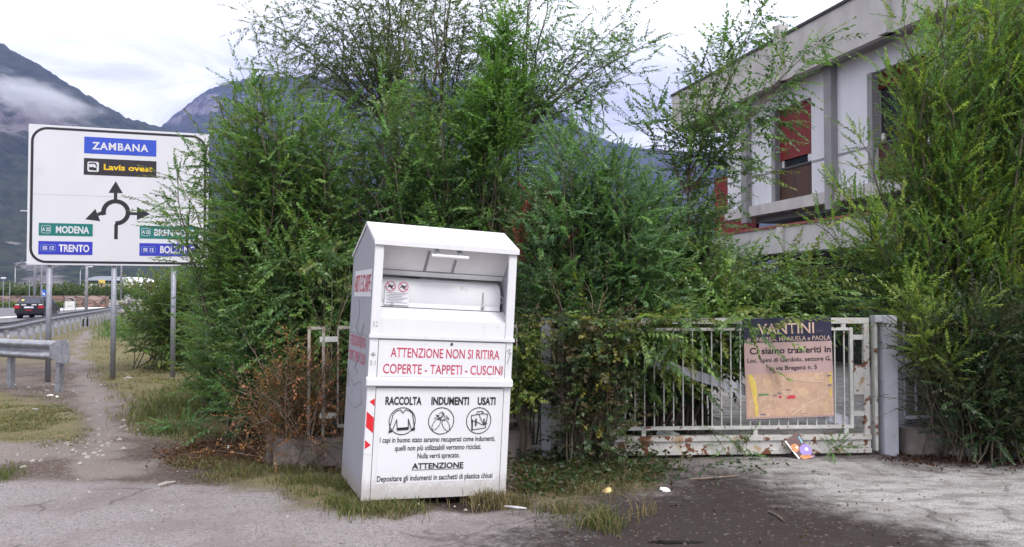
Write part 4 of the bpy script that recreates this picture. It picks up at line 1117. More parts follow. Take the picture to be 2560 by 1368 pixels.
# keep-right sign on an orange bollard
b_ = gr(110, 769); b_ = at(110, 769, 92)
KR = thing('keep_right_sign', 'round blue keep right sign on an orange bollard behind the car', 'road sign', (b_.x, 92, 0))
MB().tube([(0, 0, 0), (0, 0, 1.65)], .18, 12).build('bollard', 'orange', KR)
mb = MB(); mb.prism([(0 + .36 * math.cos(6.2832 * k / 24), 1.72 + .45 * math.sin(6.2832 * k / 24)) for k in range(24)], -.22, -.19); mb.build('disc', 'blue_disc', KR)
flat([[(a, 1.72 + b) for a, b in q] for q in stroke([(-.17, .2), (.14, -.13)], .12)] + [[(.24, 1.72 - .24), (-.04, 1.72 - .18), (.18, 1.72 + .04)]], 'arrow', 'lamp_white', KR, -.225)
# folding board with hoop frame on the verge of the road
b_ = gr(174, 779); AB = thing('advertising_board', 'small grey hoop framed pavement board beyond the guardrail', 'sign board', (b_.x, b_.y, 0), (0, 0, R(18)))
AB.scale = (.8, .8, .85)
hp = [(-.62, 0, 0), (-.56, 0, .9), (-.48, 0, 1.3), (-.25, 0, 1.5), (.05, 0, 1.55), (.33, 0, 1.48), (.52, 0, 1.3), (.58, 0, .9), (.64, 0, 0)]
MB().tube(hp, .06, 8).build('frame', 'galv', AB)
MB().box(-.50, .52, -.03, .03, .25, 1.12, .01).build('board', 'white_wall', AB)
MB().box(-.3, .3, -.035, -.031, .55, .62).build('print', 'grey_ink', AB)
# rubble heap at the far end of the verge
mb = MB(); rr = random.Random(12)
for _ in range(150):
    px, u = rr.uniform(292, 348), rr.random() ** 1.6
    Y = rr.uniform(58, 66); c = at(px, 790, Y)
    z = 1.55 * u * (1 - abs(px - 318) / 60)
    bm = bmesh.new(); bmesh.ops.create_icosphere(bm, subdivisions=1, radius=rr.uniform(.12, .34))
    for v in bm.verts: v.co = v.co * rr.uniform(.7, 1.2)
    bm.verts.index_update()
    mb.add([(v.co.x + c.x, v.co.y + Y, v.co.z * .8 + z) for v in bm.verts], [[v.index for v in f.verts] for f in bm.faces]); bm.free()
o = mb.build('rubble_heap', 'rubble'); tag(o, 'heap of broken grey rubble at the far end of the verge', 'rubble heap')

# ------------------------------------------------------------------ black estate car seen from behind
cg = gr(72, 797); CA = R(17)
CR = thing('estate_car', 'black estate car seen from behind driving towards the roundabout', 'car', (cg.x, cg.y, 0), (0, 0, CA))
# sections along y (rear = 0, forward = +y): list of (y, half width list over z)
secs = [(-.02, [(.30, .74), (.45, .80), (.60, .84), (.78, .83), (.90, .80), (.93, .76)]),
        (.12, [(.26, .80), (.45, .86), (.62, .87), (.80, .86), (.93, .83), (.96, .78)]),
        (.40, [(.22, .84), (.45, .87), (.62, .88), (.82, .87), (1.12, .74), (1.28, .66)]),
        (.62, [(.20, .85), (.45, .88), (.62, .88), (.84, .87), (1.22, .72), (1.42, .60)]),
        (2.0, [(.20, .86), (.45, .88), (.62, .89), (.86, .88), (1.24, .73), (1.46, .60)]),
        (2.9, [(.20, .86), (.45, .88), (.62, .88), (.86, .87), (1.16, .73), (1.36, .60)]),
        (3.45, [(.20, .85), (.45, .87), (.62, .87), (.84, .86), (.93, .80), (.95, .72)]),
        (4.5, [(.25, .74), (.45, .80), (.58, .80), (.68, .76), (.74, .66), (.76, .5)])]
mb = MB(); vs = []
for (y, pr__) in secs: vs += [(-w_, y, z) for z, w_ in pr__] + [(w_, y, z) for z, w_ in reversed(pr__)]
n_ = 12
mb.add(vs, [(i * n_ + k, i * n_ + (k + 1) % n_, (i + 1) * n_ + (k + 1) % n_, (i + 1) * n_ + k) for i in range(len(secs) - 1) for k in range(n_)] + [tuple(range(n_)), tuple(range((len(secs) - 1) * n_, len(secs) * n_))])
cb_ = mb.build('body', 'car_black', CR)
mb = MB(); mb.add([(-.66, .155, .99), (.66, .155, .99), (.56, .42, 1.33), (-.56, .42, 1.33)], [(0, 1, 2, 3)]); mb.v = [(x, y - .03, z + .02) for x, y, z in mb.v]
rw = mb.build('rear_window', 'car_glass', CR)
mb = MB(); mb.add([(-.50, .165, 1.18), (-.33, .165, 1.18), (-.33, .225, 1.28), (-.48, .225, 1.28)], [(0, 1, 2, 3)]); mb.build('window_sticker', 'map_yellow', rw)
for s_ in (-1, 1):
    mb = MB(); mb.add([(s_ * .865, .55, .90), (s_ * .885, 3.0, .92), (s_ * .76, 2.75, 1.22), (s_ * .745, .75, 1.23)], [(0, 1, 2, 3)])
    mb.build('side_window', 'car_glass', CR)
    MB().box(s_ * .70 - .17, s_ * .70 + .16, -.045, .06, .68, .86, .02).build('tail_light', 'tail_red', CR)
    MB().box(s_ * .68 - .12, s_ * .68 + .12, -.04, .0, .90, .955, .01).build('white_sticker', 'car_white', CR)
    MB().box(s_ * .30 - .15, s_ * .30 + .15, -.035, .0, .89, .945, .01).build('white_sticker', 'car_white', CR)
    MB().tube([(s_ * .57, .7, 1.47), (s_ * .57, 2.5, 1.50)], .022, 6).build('roof_rail', 'galv', CR)
    for y in (.85, 3.55):
        mb = MB(); mb.tube([(s_ * .62, y, .31), (s_ * .87, y, .31)], .31, 18); wh = mb.build('wheel', 'tyre', CR)
        mb = MB(); mb.tube([(s_ * .865, y, .31), (s_ * .885, y, .31)], .19, 14); mb.build('rim', 'galv', wh)
MB().box(-.28, .28, -.05, -.02, .70, .81, .005).build('licence_plate', 'plate', CR)
MB().box(-.84, .84, -.10, .02, .36, .56, .04).build('bumper', 'car_black', CR)
MB().box(-.18, .22, -.105, -.09, .55, .60).build('bumper_strip', 'tail_red', CR)
MB().box(.86, .895, 1.0, 2.2, .80, .86).build('orange_stripe', 'car_orange', CR)
MB().tube([(.1, 2.0, 1.45), (.1, 1.85, 1.72)], .012, 6).build('aerial', 'tyre', CR)

# ------------------------------------------------------------------ commercial building on the right
# local axes: x = away from the viewpoint along the facade, y = into the building, z up
bo_ = Vector((4.75, 23.0)); bdir = Vector((.254, -.967))          # towards the viewpoint
BLD = thing('commercial_building', 'white panelled two storey building with grey concrete roof fascia and red shutters', 'building', (bo_.x, bo_.y, 0), (0, 0, math.atan2(bdir.y, bdir.x)))
# local +x runs from the far end to the viewpoint, local +y is then to the right of travel rotated left: (-bdir.y, bdir.x) = (.967, .254) = into the building
LB = 21.0
MB().box(0, LB, 0, .14, 6.5, 7.5).build('roof_fascia', 'conc', BLD)
MB().box(0, .14, .141, 11, 6.5, 7.5).build('end_fascia', 'conc', BLD)
MB().box(-.04, LB, -.04, .22, 7.501, 7.56).build('roof_edge', 'roof_edge', BLD)
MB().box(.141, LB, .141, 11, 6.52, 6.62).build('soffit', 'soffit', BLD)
MB().box(.2, LB, .3, 11, 7.2, 7.4).build('roof_deck', 'roof_edge', BLD)
for s_ in (5.35, 8.72, 12.1, 15.5): MB().box(s_, s_ + .24, -.10, .13, 6.5, 7.78).build('fascia_fin', 'conc', BLD)
WY = .45
wins = [(4.6, 5.95), (7.95, 9.3), (11.32, 12.67), (14.7, 16.05)]
pil = [(3.28, 3.52), (6.6, 6.84), (9.97, 10.21), (13.35, 13.59)]
edges = [2.35]
for a, b_ in wins: edges += [a, b_]
edges += [LB]
for i in range(0, len(edges), 2):
    a, b_ = edges[i], edges[i + 1]
    MB().box(a, b_, WY, WY + .2, 4.62, 6.52).build('wall', 'render_white', BLD)
    MB().box(a, b_, WY, WY + .2, 3.86, 4.575).build('wall', 'render_white', BLD)
    MB().box(a, b_, WY - .012, WY + .18, 4.576, 4.619).build('wall_joint', 'conc_dark', BLD)
MB().box(2.35, 2.55, WY + .2, 9, 3.86, 6.52).build('end_wall', 'render_white', BLD)
for a, b_ in wins:
    MB().box(a, b_, WY, WY + .2, 6.06, 6.52).build('wall', 'render_white', BLD)
    W_o = MB(); W_o.box(a - .14, a, WY - .05, WY + .15, 3.86, 6.06); wf = W_o.build('window', 'conc_dark', BLD)
    sh_z = 5.72 if 7 < a < 9 else 4.84
    mb = MB()
    for k in range(25):
        z = sh_z + (6.06 - sh_z) * k / 25; mb.box(a + .001, b_ - .001, WY + .10, WY + .125, z, z + (6.06 - sh_z) / 25 - .010)
    mb.box(a + .001, b_ - .001, WY + .127, WY + .13, sh_z, 6.06)
    mb.build('shutter', 'shutter', wf)
    MB().box(a, b_, WY + .16, WY + .17, 3.86, 6.06).build('pane', 'glass', wf)
    MB().box(b_ - .30, b_ - .01, WY + .12, WY + .155, 4.66, 4.83).build('casement', 'frame_white', wf)
    MB().box(a + .05, a + .12, WY + .12, WY + .155, 4.66, 4.83).build('casement', 'frame_white', wf)
    MB().box(a + .001, b_ - .001, WY + .09, WY + .14, 3.87, 4.60).build('wood_panel', 'wood', wf)
    MB().box(a + .001, b_ - .001, WY + .06, WY + .14, 4.601, 4.65).build('transom', 'seam', wf)
for a, b_ in pil: MB().box(a, b_, WY - .16, WY - .001, 3.45, 6.50).build('pilaster', 'conc_dark', BLD)
MB().box(2.35, LB, WY - .10, WY + .25, 3.60, 3.855).build('floor_band', 'conc', BLD)
MB().box(3.3, LB, WY + .251, 6, 3.46, 3.60).build('floor_slab', 'conc_dark', BLD)
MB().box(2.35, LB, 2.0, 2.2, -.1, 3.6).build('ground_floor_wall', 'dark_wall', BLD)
MB().box(.9, LB, -.02, .12, 2.58, 3.17).build('canopy_parapet', 'conc', BLD)
MB().box(.88, LB, -.06, .18, 3.171, 3.225).build('canopy_coping', 'coping', BLD)
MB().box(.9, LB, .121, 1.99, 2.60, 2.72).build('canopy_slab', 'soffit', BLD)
for s_ in (5.38, 8.75, 12.1, 15.5): MB().box(s_, s_ + .22, -.09, -.021, 2.58, 3.165).build('parapet_fin', 'conc', BLD)
mb = MB()
for k in range(26): mb.box(.3 + k * .085, .3 + k * .085 + .06, 1.20, 1.26, 3.2, 5.05)
mb.box(.3, 2.5, 1.262, 1.30, 3.2, 5.05); mb.build('slatted_screen', 'red_panel', BLD)
MB().box(.9, 2.36, 1.2, 8, 2.9, 3.19).build('terrace_slab', 'conc_dark', BLD)

# white round tower behind the shrubs
tw = at(1342, 520, 70); T_ = thing('water_tower', 'white round tower top with ringed rim behind the shrubs', 'tower', (tw.x, 70, 0))
r_ = 27 * 70 / F
mb = MB(); zt = at(1342, 480, 70).z
mb.tube([(0, 0, 0), (0, 0, zt)], r_, 24); mb.build('shaft', 'white_wall', T_, smooth=False)
for k in range(4): MB().tube([(0, 0, zt + .12 + k * .17), (0, 0, zt + .2 + k * .17)], r_ * (.98 - .02 * k), 24).build('rim_ring', 'white_roof', T_)
for k, (y0, y1) in enumerate(((270, 268), (306, 300))):
    a, b_ = at(1180, y0 + 10, 55), at(1720, y1 - 4, 62)
    md = (a + b_) / 2 - Vector((0, 0, .25))
    MB().tube([a, (a + md) / 2 - Vector((0, 0, .08)), md, (b_ + md) / 2 - Vector((0, 0, .08)), b_], .012, 5).build('overhead_cable', 'cable')
tag(bpy.data.objects['overhead_cable'], 'upper thin overhead cable crossing the sky left of the building', 'cable', 'overhead cables')
tag(bpy.data.objects['overhead_cable.001'], 'lower thin overhead cable crossing the sky left of the building', 'cable', 'overhead cables')

# ------------------------------------------------------------------ plants
def unit(v): return v / (np.linalg.norm(v, axis=-1, keepdims=True) + 1e-9)

def spray_template(rg, L, nleaf, ll, lw, droop, ang=52, pair=False, spread=.55):
    """leafy twig along +x: returns leaf quads (n,4,3) and fraction along the twig"""
    V, T = [], []
    for i in range(nleaf):
        f = (i + .5 + rg.uniform(-.3, .3)) / nleaf
        f = .10 + .90 * f
        p = np.array([L * f, 0, -droop * L * f * f])
        sd = 1 if i % 2 else -1
        a = R(ang + rg.uniform(-16, 16)) * (1 - .45 * f)
        d = np.array([math.cos(a), sd * math.sin(a), rg.uniform(-spread, spread) - .15])
        d /= np.linalg.norm(d)
        sz = ll * rg.uniform(.7, 1.15) * (1 - .35 * f ** 3)
        n = np.array([rg.uniform(-.5, .5), rg.uniform(-.5, .5), 1.0]); s = np.cross(n, d); s /= np.linalg.norm(s)
        w_ = lw * sz / ll
        up = np.cross(d, s)
        V.append([p, p + d * sz * .45 - s * w_ / 2, p + d * sz - up * sz * .12, p + d * sz * .45 + s * w_ / 2]); T.append(f)
    # tip leaf
    p = np.array([L, 0, -droop * L]); V.append([p, p + [ll * .4, lw * .4, 0], p + [ll * .9, 0, -.1 * ll], p + [ll * .4, -lw * .4, 0]]); T.append(1.0)
    return np.array(V), np.array(T)
def twig_quads(L, droop, r):
    V = []
    for a, b in ((0, .34), (.34, .68), (.68, 1.0)):
        p, q = np.array([L * a, 0, -droop * L * a * a]), np.array([L * b, 0, -droop * L * b * b]); w0, w1 = r * (1 - .7 * a), r * (1 - .7 * b)
        for k in ((0, 1, 0), (0, 0, 1)):
            k = np.array(k); V.append([p - k * w0, q - k * w1, q + k * w1, p + k * w0])
    return np.array(V)
KINDS_ = {}
def leafkind(name, L, nleaf, ll, lw, droop, ang=52, spread=.55, tw=.0015, variants=6):
    rg = np.random.default_rng(abs(hash(name)) % 1000 if False else sum(map(ord, name)))
    KINDS_[name] = ([spray_template(rg, L * rg.uniform(.8, 1.2), nleaf, ll, lw, droop, ang, spread=spread) for _ in range(variants)], twig_quads(L, droop, tw), L)
leafkind('feather', .34, 34, .052, .024, .10, 48, .5)
leafkind('fine', .26, 32, .044, .018, .04, 40, .7)
leafkind('elm', .42, 18, .074, .040, .18, 58, .3, .0035)
leafkind('elm_small', .40, 24, .056, .026, .15, 55, .4)
leafkind('mid', .34, 27, .055, .028, .12, 52, .6)
leafkind('ivy', .28, 11, .068, .058, .35, 70, .8)
leafkind('dry', .26, 9, .040, .018, .25, 55, 1.0, .003)
leafkind('twigs', .36, 2, .02, .008, .10, 40, .6, .0045)

def tubes_np(paths, radii, n=5):
    """many tapered tubes at once: paths list of (k,3) arrays"""
    V, Fq, off = [], [], 0
    for P, r in zip(paths, radii):
        k = len(P); d = unit(np.gradient(P, axis=0))
        ref = np.array([0, 0, 1.0]) if abs(d[k // 2, 2]) < .9 else np.array([1.0, 0, 0])
        a = unit(np.cross(d, ref)); b = np.cross(d, a)
        th = np.arange(n) * 2 * math.pi / n
        ring = P[:, None, :] + r[:, None, None] * (a[:, None, :] * np.cos(th)[None, :, None] + b[:, None, :] * np.sin(th)[None, :, None])
        V.append(ring.reshape(-1, 3))
        i, j = np.meshgrid(np.arange(k - 1), np.arange(n), indexing='ij')
        Fq.append(np.stack([i * n + j, i * n + (j + 1) % n, (i + 1) * n + (j + 1) % n, (i + 1) * n + j], -1).reshape(-1, 4) + off)
        off += k * n
    return np.concatenate(V), np.concatenate(Fq)

def quadmesh(name, V, Fq, mat, parent):
    me = bpy.data.meshes.new(name)
    me.vertices.add(len(V)); me.vertices.foreach_set('co', np.ascontiguousarray(V, dtype=np.float32).ravel())
    me.loops.add(Fq.size); me.loops.foreach_set('vertex_index', Fq.ravel().astype(np.int32))
    me.polygons.add(len(Fq)); me.polygons.foreach_set('loop_start', np.arange(len(Fq), dtype=np.int32) * 4)
    me.update(calc_edges=True); me.polygons.foreach_set('use_smooth', np.ones(len(Fq), bool))
    me.materials.append(M[mat]); o = bpy.data.objects.new(name, me); COL.objects.link(o)
    if parent is not None: o.parent = parent
    return o

def in_poly(poly, rg, n):
    P = np.array(poly, float); lo, hi = P.min(0), P.max(0); out = []
    while len(out) < n:
        q = rg.uniform(lo, hi); c = False
        for i in range(len(P)):
            (x0, y0), (x1, y1) = P[i], P[i - 1]
            if (y0 > q[1]) != (y1 > q[1]) and q[0] < (x1 - x0) * (q[1] - y0) / (y1 - y0) + x0: c = not c
        if c: out.append(tuple(q))
    return out

def plant(name, label, cat, base, D, tips, kind, cols, seed, part=('trunk', 'crown'), stem_r=.022, t0=.25, side=9, side_len=.6, per=4, scale=1.0, jit=.6,
          up=.35, lean=.45, tipcol=None, tipf=.25, bark='bark', group=None, ang=48, leafy=1.0, tone=.30, sub_r=.003, spreadbase=.25, arch=.0, nsub=1.0, zmin=.05, leafrand=.45, fork=None, curl=.14):
    """tips: photo pixels (px, py[, depth]); stems rise from the base and arch out to the tips, each carrying side branches with leafy twigs"""
    rg = np.random.default_rng(seed)
    b0 = np.array([base[0], base[1], 0.0])
    tpl, twq, LT = KINDS_[kind]
    paths, radii, SP, SD, SS, SF = [], [], [], [], [], []
    if fork is not None:
        fk = np.array(at(*fork)); u = np.linspace(0, 1, 12)[:, None]
        P = b0 + (fk - b0) * u + np.sin(u * 6 + seed) * np.array([.05, .03, 0]) * (1 - u) * u * 4
        paths.append(P); radii.append(np.linspace(2.1, 1.2, 12) * stem_r)
    for tp in tips:
        Y = (tp[2] if len(tp) > 2 else D + rg.uniform(-jit, jit))
        e = np.array(at(tp[0], tp[1], Y)); e[2] = max(e[2], zmin + .05)
        b = b0 + np.array([np.clip(rg.normal(), -1.2, 1.2) * spreadbase, np.clip(rg.normal(), -1.2, 1.2) * spreadbase * .6, 0])
        h = e - b
        c = b + np.array([h[0] * (1 - lean) * .45, h[1] * .4, max(.15, h[2] * (.62 + arch * .5))]) + rg.normal(size=3) * .06 * np.linalg.norm(h) * np.array([1, 1, .3])
        u = np.linspace(0, 1, 14)[:, None]
        if fork is not None:
            b = fk + rg.normal(size=3) * .04; h = e - b
            c = b + h * .5 + np.array([0, 0, curl]) * np.linalg.norm(h)
        P = (1 - u) ** 2 * b + 2 * u * (1 - u) * c + u * u * e
        P[1:-1] += rg.normal(size=(12, 3)) * .012 * np.linalg.norm(h) * .5
        P[:, 2] = np.maximum(P[:, 2], 0)
        Ls = np.linalg.norm(np.diff(P, axis=0), axis=1).sum()
        paths.append(P); radii.append(np.linspace(1, .16, 14) * stem_r * rg.uniform(.75, 1.2) * min(1.4, .5 + Ls / 4))
        ns = max(3, int(side * Ls * rg.uniform(.85, 1.15)))
        for s in range(ns):
            tt = t0 + (1 - t0) * ((s + rg.uniform(0, 1)) / ns)
            x = tt * 13; i0 = min(int(x), 12); p = P[i0] + (P[i0 + 1] - P[i0]) * (x - i0); d = unit(P[i0 + 1] - P[i0])
            rnd = rg.normal(size=3); rnd -= d * rnd.dot(d); rnd = unit(rnd)
            a = R(ang + rg.uniform(-14, 14))
            dr = unit(d * math.cos(a) + rnd * math.sin(a) + np.array([0, 0, up * rg.uniform(.3, 1.2)]))
            sl = side_len * (1.15 - .75 * tt) * rg.uniform(.6, 1.25)
            q = np.linspace(0, 1, 5)[:, None]
            B_ = p + dr * sl * q + np.array([0, 0, -1]) * sl * .22 * arch * 2 * q ** 2 + (rg.normal(size=3) * .1 * sl) * q ** 2
            B_[:, 2] = np.maximum(B_[:, 2], zmin)
            paths.append(B_); radii.append(np.linspace(1, .3, 5) * sub_r * (1.2 - .6 * tt))
            m_ = max(2, int(per * nsub * sl / .5 + .5))
            for k in range(m_):
                f = (k + 1) / m_; f = min(1, f * rg.uniform(.85, 1.05)); xx = f * 4; j0 = min(int(xx), 3)
                pp = B_[j0] + (B_[j0 + 1] - B_[j0]) * (xx - j0)
                dd = unit(B_[j0 + 1] - B_[j0])
                if k < m_ - 1:
                    r2 = rg.normal(size=3); r2 -= dd * r2.dot(dd); dd = unit(dd * .72 + unit(r2) * .70 + np.array([0, 0, up * .4]))
                SP.append(pp); SD.append(dd); SS.append(scale * rg.uniform(.65, 1.15)); SF.append(tt * .6 + f * .4)
        # leader tip
        SP.append(P[-1] - unit(P[-1] - P[-2]) * .05); SD.append(unit(P[-1] - P[-2])); SS.append(scale); SF.append(1.0)
    SP, SD, SS, SF = map(np.array, (SP, SD, SS, SF))
    if leafy < 1:
        keep = rg.uniform(size=len(SP)) < leafy; SP, SD, SS, SF = SP[keep], SD[keep], SS[keep], SF[keep]
    # orientation frames
    upv = unit(np.array([0, 0, 1.0]) + rg.normal(size=(len(SP), 3)) * .45)
    Yv = unit(np.cross(upv, SD)); Zv = np.cross(SD, Yv)
    Rm = np.stack([SD, Yv, Zv], -1)          # columns
    cols = np.array(cols) * GAIN * np.array([.94, 1.0, 1.12]); V, C = [], []
    ci = rg.integers(0, len(tpl), len(SP)); base_c = cols[rg.integers(0, len(cols), len(SP))] * rg.uniform(1 - tone, 1 + tone, (len(SP), 1))
    if tipcol is not None:
        tipm = (rg.uniform(size=len(SP)) < tipf * (SF > .55) * (1 + (SF > .85)))
        base_c = np.where(tipm[:, None], np.array(tipcol) * rg.uniform(.8, 1.2, (len(SP), 1)), base_c)
    for v in range(len(tpl)):
        TV, TT = tpl[v]; sel = np.where(ci == v)[0]
        if len(sel) == 0: continue
        W_ = np.einsum('sij,nkj->snki', Rm[sel], TV) * SS[sel, None, None, None] + SP[sel, None, None, :]
        W_ = W_.reshape(-1, 4, 3)
        wd_ = np.linalg.norm(W_[:, 1] - W_[:, 3], axis=1)[:, None]; dl = W_[:, 2] - W_[:, 0]
        sv = unit(np.cross(np.array([0, -.25, 1.0]) + rg.normal(size=dl.shape) * leafrand, dl)); md = W_[:, 0] + dl * .45 + np.array([0, 0, .06]) * wd_
        W_[:, 1] = md - sv * wd_ / 2; W_[:, 3] = md + sv * wd_ / 2; W_[:, 2, 2] -= wd_[:, 0] * .25
        V.append(W_)
        cc = base_c[sel, None, :] * rg.uniform(.72, 1.28, (len(sel), len(TV), 1)) + np.array([.012, .008, 0]) * rg.uniform(0, 1, (len(sel), len(TV), 1)) * (TT[None, :, None] > .75)
        C.append(cc.reshape(-1, 3))
    TW = np.einsum('sij,nkj->snki', Rm, twq) * SS[:, None, None, None] + SP[:, None, None, :]
    V.append(TW.reshape(-1, 4, 3)); C.append(np.tile(np.array([[.10, .11, .05]]), (len(SP) * len(twq), 1)))
    V, C = np.concatenate(V), np.concatenate(C)
    V[:, :, 2] = np.maximum(V[:, :, 2], .012)
    root = thing(name, label, cat, (base[0], base[1], 0), group=group)
    V = V - np.array([base[0], base[1], 0])
    tv, tf = tubes_np(paths, radii, 5)
    quadmesh(part[0], tv - np.array([base[0], base[1], 0]), tf, bark, root)
    leafmesh(part[1], V, C, root)
    global NLEAF
    NLEAF += len(V)
    return root
NLEAF = 0
GAIN = 1.72
DEEP = [(0.038, 0.072, 0.028), (0.05, 0.092, 0.034), (0.062, 0.106, 0.038)]
MIDG = [(0.07, 0.125, 0.036), (0.088, 0.15, 0.044), (0.105, 0.16, 0.05), (0.06, 0.11, 0.034)]
WARM = [(0.1, 0.155, 0.036), (0.125, 0.18, 0.042), (0.085, 0.135, 0.036)]
TEAL = [(.075,.125,.062),(.09,.145,.07),(.10,.155,.065)]
ELM = [(0.065, 0.11, 0.038), (0.085, 0.135, 0.042), (0.055, 0.095, 0.036), (0.11, 0.155, 0.048)]
YELL = [(.13,.185,.034),(.165,.215,.04),(.10,.16,.036),(.20,.235,.046),(.075,.13,.034)]
DARKT = [(.085,.105,.048),(.10,.12,.055),(.075,.095,.042)]
G_SH = 'overgrown shrubs along the fence'
G_TR = 'trees rising above the shrubs'
def bp_(px, Y): p = at(px, 735, Y); return (p.x, p.y)
rgp = np.random.default_rng(77)

# tall trees against the sky
plant('elm_tree', 'tall feathery tree fanning out to the upper left above the shrubs', 'tree', bp_(975, 10.8), 10.8,
      [(600, 25), (640, 60), (700, -40), (760, -130), (680, 110), (830, -190), (900, -150), (960, -230), (720, 30), (790, 20), (860, -40), (1010, -120), (940, -20), (690, 165), (650, 175), (780, 120), (860, 90), (760, 230), (900, 60), (930, 150), (830, 190), (1000, 40), (720, 190), (960, -90), (1020, 150)], 'elm_small', DARKT, 101, stem_r=0.015, t0=0.12, side=8, side_len=0.42, per=4.2, jit=.5, up=0.15, lean=.0, arch=.05, group=G_TR, spreadbase=.2, ang=55, fork=(985, 330, 10.8), sub_r=0.003)
plant('elm_tree', 'tall tree with one straight dark trunk behind the bin', 'tree', bp_(1062, 10.4), 10.4,
      [(1060, -260, 10.4), (1055, -200, 10.4), (1130, -160), (1180, -40), (1210, 60), (1000, -120), (960, 60), (1150, 110), (1090, -90), (980, 140), (1120, 20), (1190, 150), (1100, -240)], 'elm_small', DARKT, 102, stem_r=0.022, t0=0.45, side=7, side_len=0.42, per=4.0, jit=.4, up=0.1, lean=.5, group=G_TR, spreadbase=.04, ang=55, sub_r=0.003)
plant('elm_tree', 'tall tree with branches arching right towards the grey building', 'tree', bp_(1290, 9.8), 9.8,
      [(1350, -200), (1400, -120), (1385, 0), (1330, -60), (1300, 40), (1440, 70), (1500, 60), (1570, 45), (1640, 100), (1600, 180), (1560, 215), (1500, 165), (1480, 240), (1240, -60), (1220, 80), (1190, 180), (1270, 130), (1400, 180), (1420, 260), (1350, 130), (1580, 130), (1260, 0), (1200, 120), (1180, 240), (1380, 90), (1460, 130), (1330, 220), (1520, 110), (1240, 220)], 'elm_small', ELM, 103, stem_r=0.014, t0=0.12, side=7.5, side_len=0.36, per=3.8, jit=.4, up=0.1, lean=.2, arch=0.3, group=G_TR, spreadbase=.15, tipcol=(.10, .15, .04), tipf=.08, ang=55, fork=(1292, 360, 9.8), sub_r=0.003)
plant('sapling', 'narrow bright green sapling in front of the tall trees', 'sapling', bp_(1235, 9.0), 9.0,
      [(1266, 62, 9.0), (1262, 120, 9.0), (1240, 190), (1200, 250), (1290, 210), (1165, 290)], 'mid', [(.085, .15, .034), (.10, .17, .036), (.075, .13, .03)], 104, stem_r=.012, t0=.72, side=13, side_len=.17, per=3, jit=.25, up=.4, lean=.6, spreadbase=.06)
# left bushes
plant('shrub', 'big feathery green shrub spreading over the right edge of the road sign', 'shrub', bp_(680, 9.4), 9.2,
      in_poly([(560, 420), (530, 560), (530, 650), (560, 640), (860, 640), (880, 280), (740, 240), (620, 235), (560, 340)], rgp, 72) + [(440, 420, 9.4), (450, 450, 9.5), (430, 520, 9.3), (470, 590, 9.3), (490, 640, 9.3), (520, 365, 9.2), (530, 340, 9.3), (560, 300, 9.2), (600, 175, 9.1), (640, 215, 9.2), (590, 240, 9.0), (700, 200, 9.0), (735, 250, 8.9), (660, 260, 9)],
      'feather', MIDG + WARM, 105, stem_r=.018, t0=.28, side=8, side_len=0.4, per=4.0, jit=.8, up=0.15, lean=.0, group=G_SH, tipcol=(.13, .16, .05), tipf=.12, spreadbase=.35, ang=58)
plant('shrub', 'yellowish green shrub behind the right post of the road sign', 'shrub', bp_(470, 17.5), 17.5,
      in_poly([(345, 690), (420, 665), (600, 650), (640, 820), (600, 930), (440, 935), (380, 860), (340, 790)], rgp, 60), 'fine', WARM + [(.12, .14, .04), (.06, .09, .03)], 106, stem_r=.014, t0=.2, side=5.5, side_len=.75, per=3.6, scale=2.0, jit=1.0, up=.12, ang=58, lean=-.1, group=G_SH, spreadbase=.8, tipcol=(.20, .19, .06), tipf=.1)
plant('shrub', 'yellow speckled green shrub between the sign posts and the dry bush', 'shrub', bp_(590, 11.0), 10.8,
      in_poly([(490, 690), (640, 680), (660, 860), (610, 1010), (500, 980), (470, 860)], rgp, 44), 'fine', WARM + MIDG + [(.17, .17, .05)], 142, stem_r=.012, t0=.15, side=8, side_len=.34, per=4, scale=1.2, jit=.5, up=.1, ang=60, lean=-.1, group=G_SH, spreadbase=.35, tipcol=(.22, .20, .06), tipf=.1)
plant('shrub', 'dark leafy shrub left of the bin above the dry brown bush', 'shrub', bp_(740, 8.9), 8.8,
      in_poly([(620, 660), (880, 600), (885, 800), (800, 815), (700, 860), (640, 1000), (600, 1040), (570, 960), (600, 780)], rgp, 60), 'mid', DEEP + MIDG, 107, stem_r=.016, t0=.15, side=8.5, side_len=0.42, per=3.8, jit=.6, up=0.08, lean=.0, group=G_SH, spreadbase=.5, tipcol=(.11, .16, .045), tipf=.06, ang=60)
plant('shrub', 'broad leaved light green shrub hanging over the fence left of the bin', 'shrub', bp_(790, 8.5), 8.3,
      in_poly([(650, 640), (850, 560), (880, 700), (870, 800), (760, 820), (660, 760)], rgp, 24), 'elm', MIDG + WARM[:1], 143, stem_r=.010, t0=.3, side=6, side_len=.34, per=2.8, scale=.85, jit=.35, up=.05, ang=62, lean=.1, arch=.3, group=G_SH, spreadbase=.3, tipcol=(.17, .21, .06), tipf=.15)
plant('shrub', 'dense dark green shrub right behind the bin', 'shrub', bp_(1080, 9.3), 9.3,
      in_poly([(850, 640), (850, 300), (930, 190), (1040, 260), (1240, 230), (1330, 300), (1330, 480), (1270, 640), (1270, 800), (860, 800)], rgp, 64), 'mid', DEEP + MIDG, 108, stem_r=.02, t0=.2, side=7.5, side_len=0.5, per=3.8, jit=.7, up=0.12, lean=.2, group=G_SH, spreadbase=.7, tipcol=(.11, .17, .05), tipf=.12, ang=60)
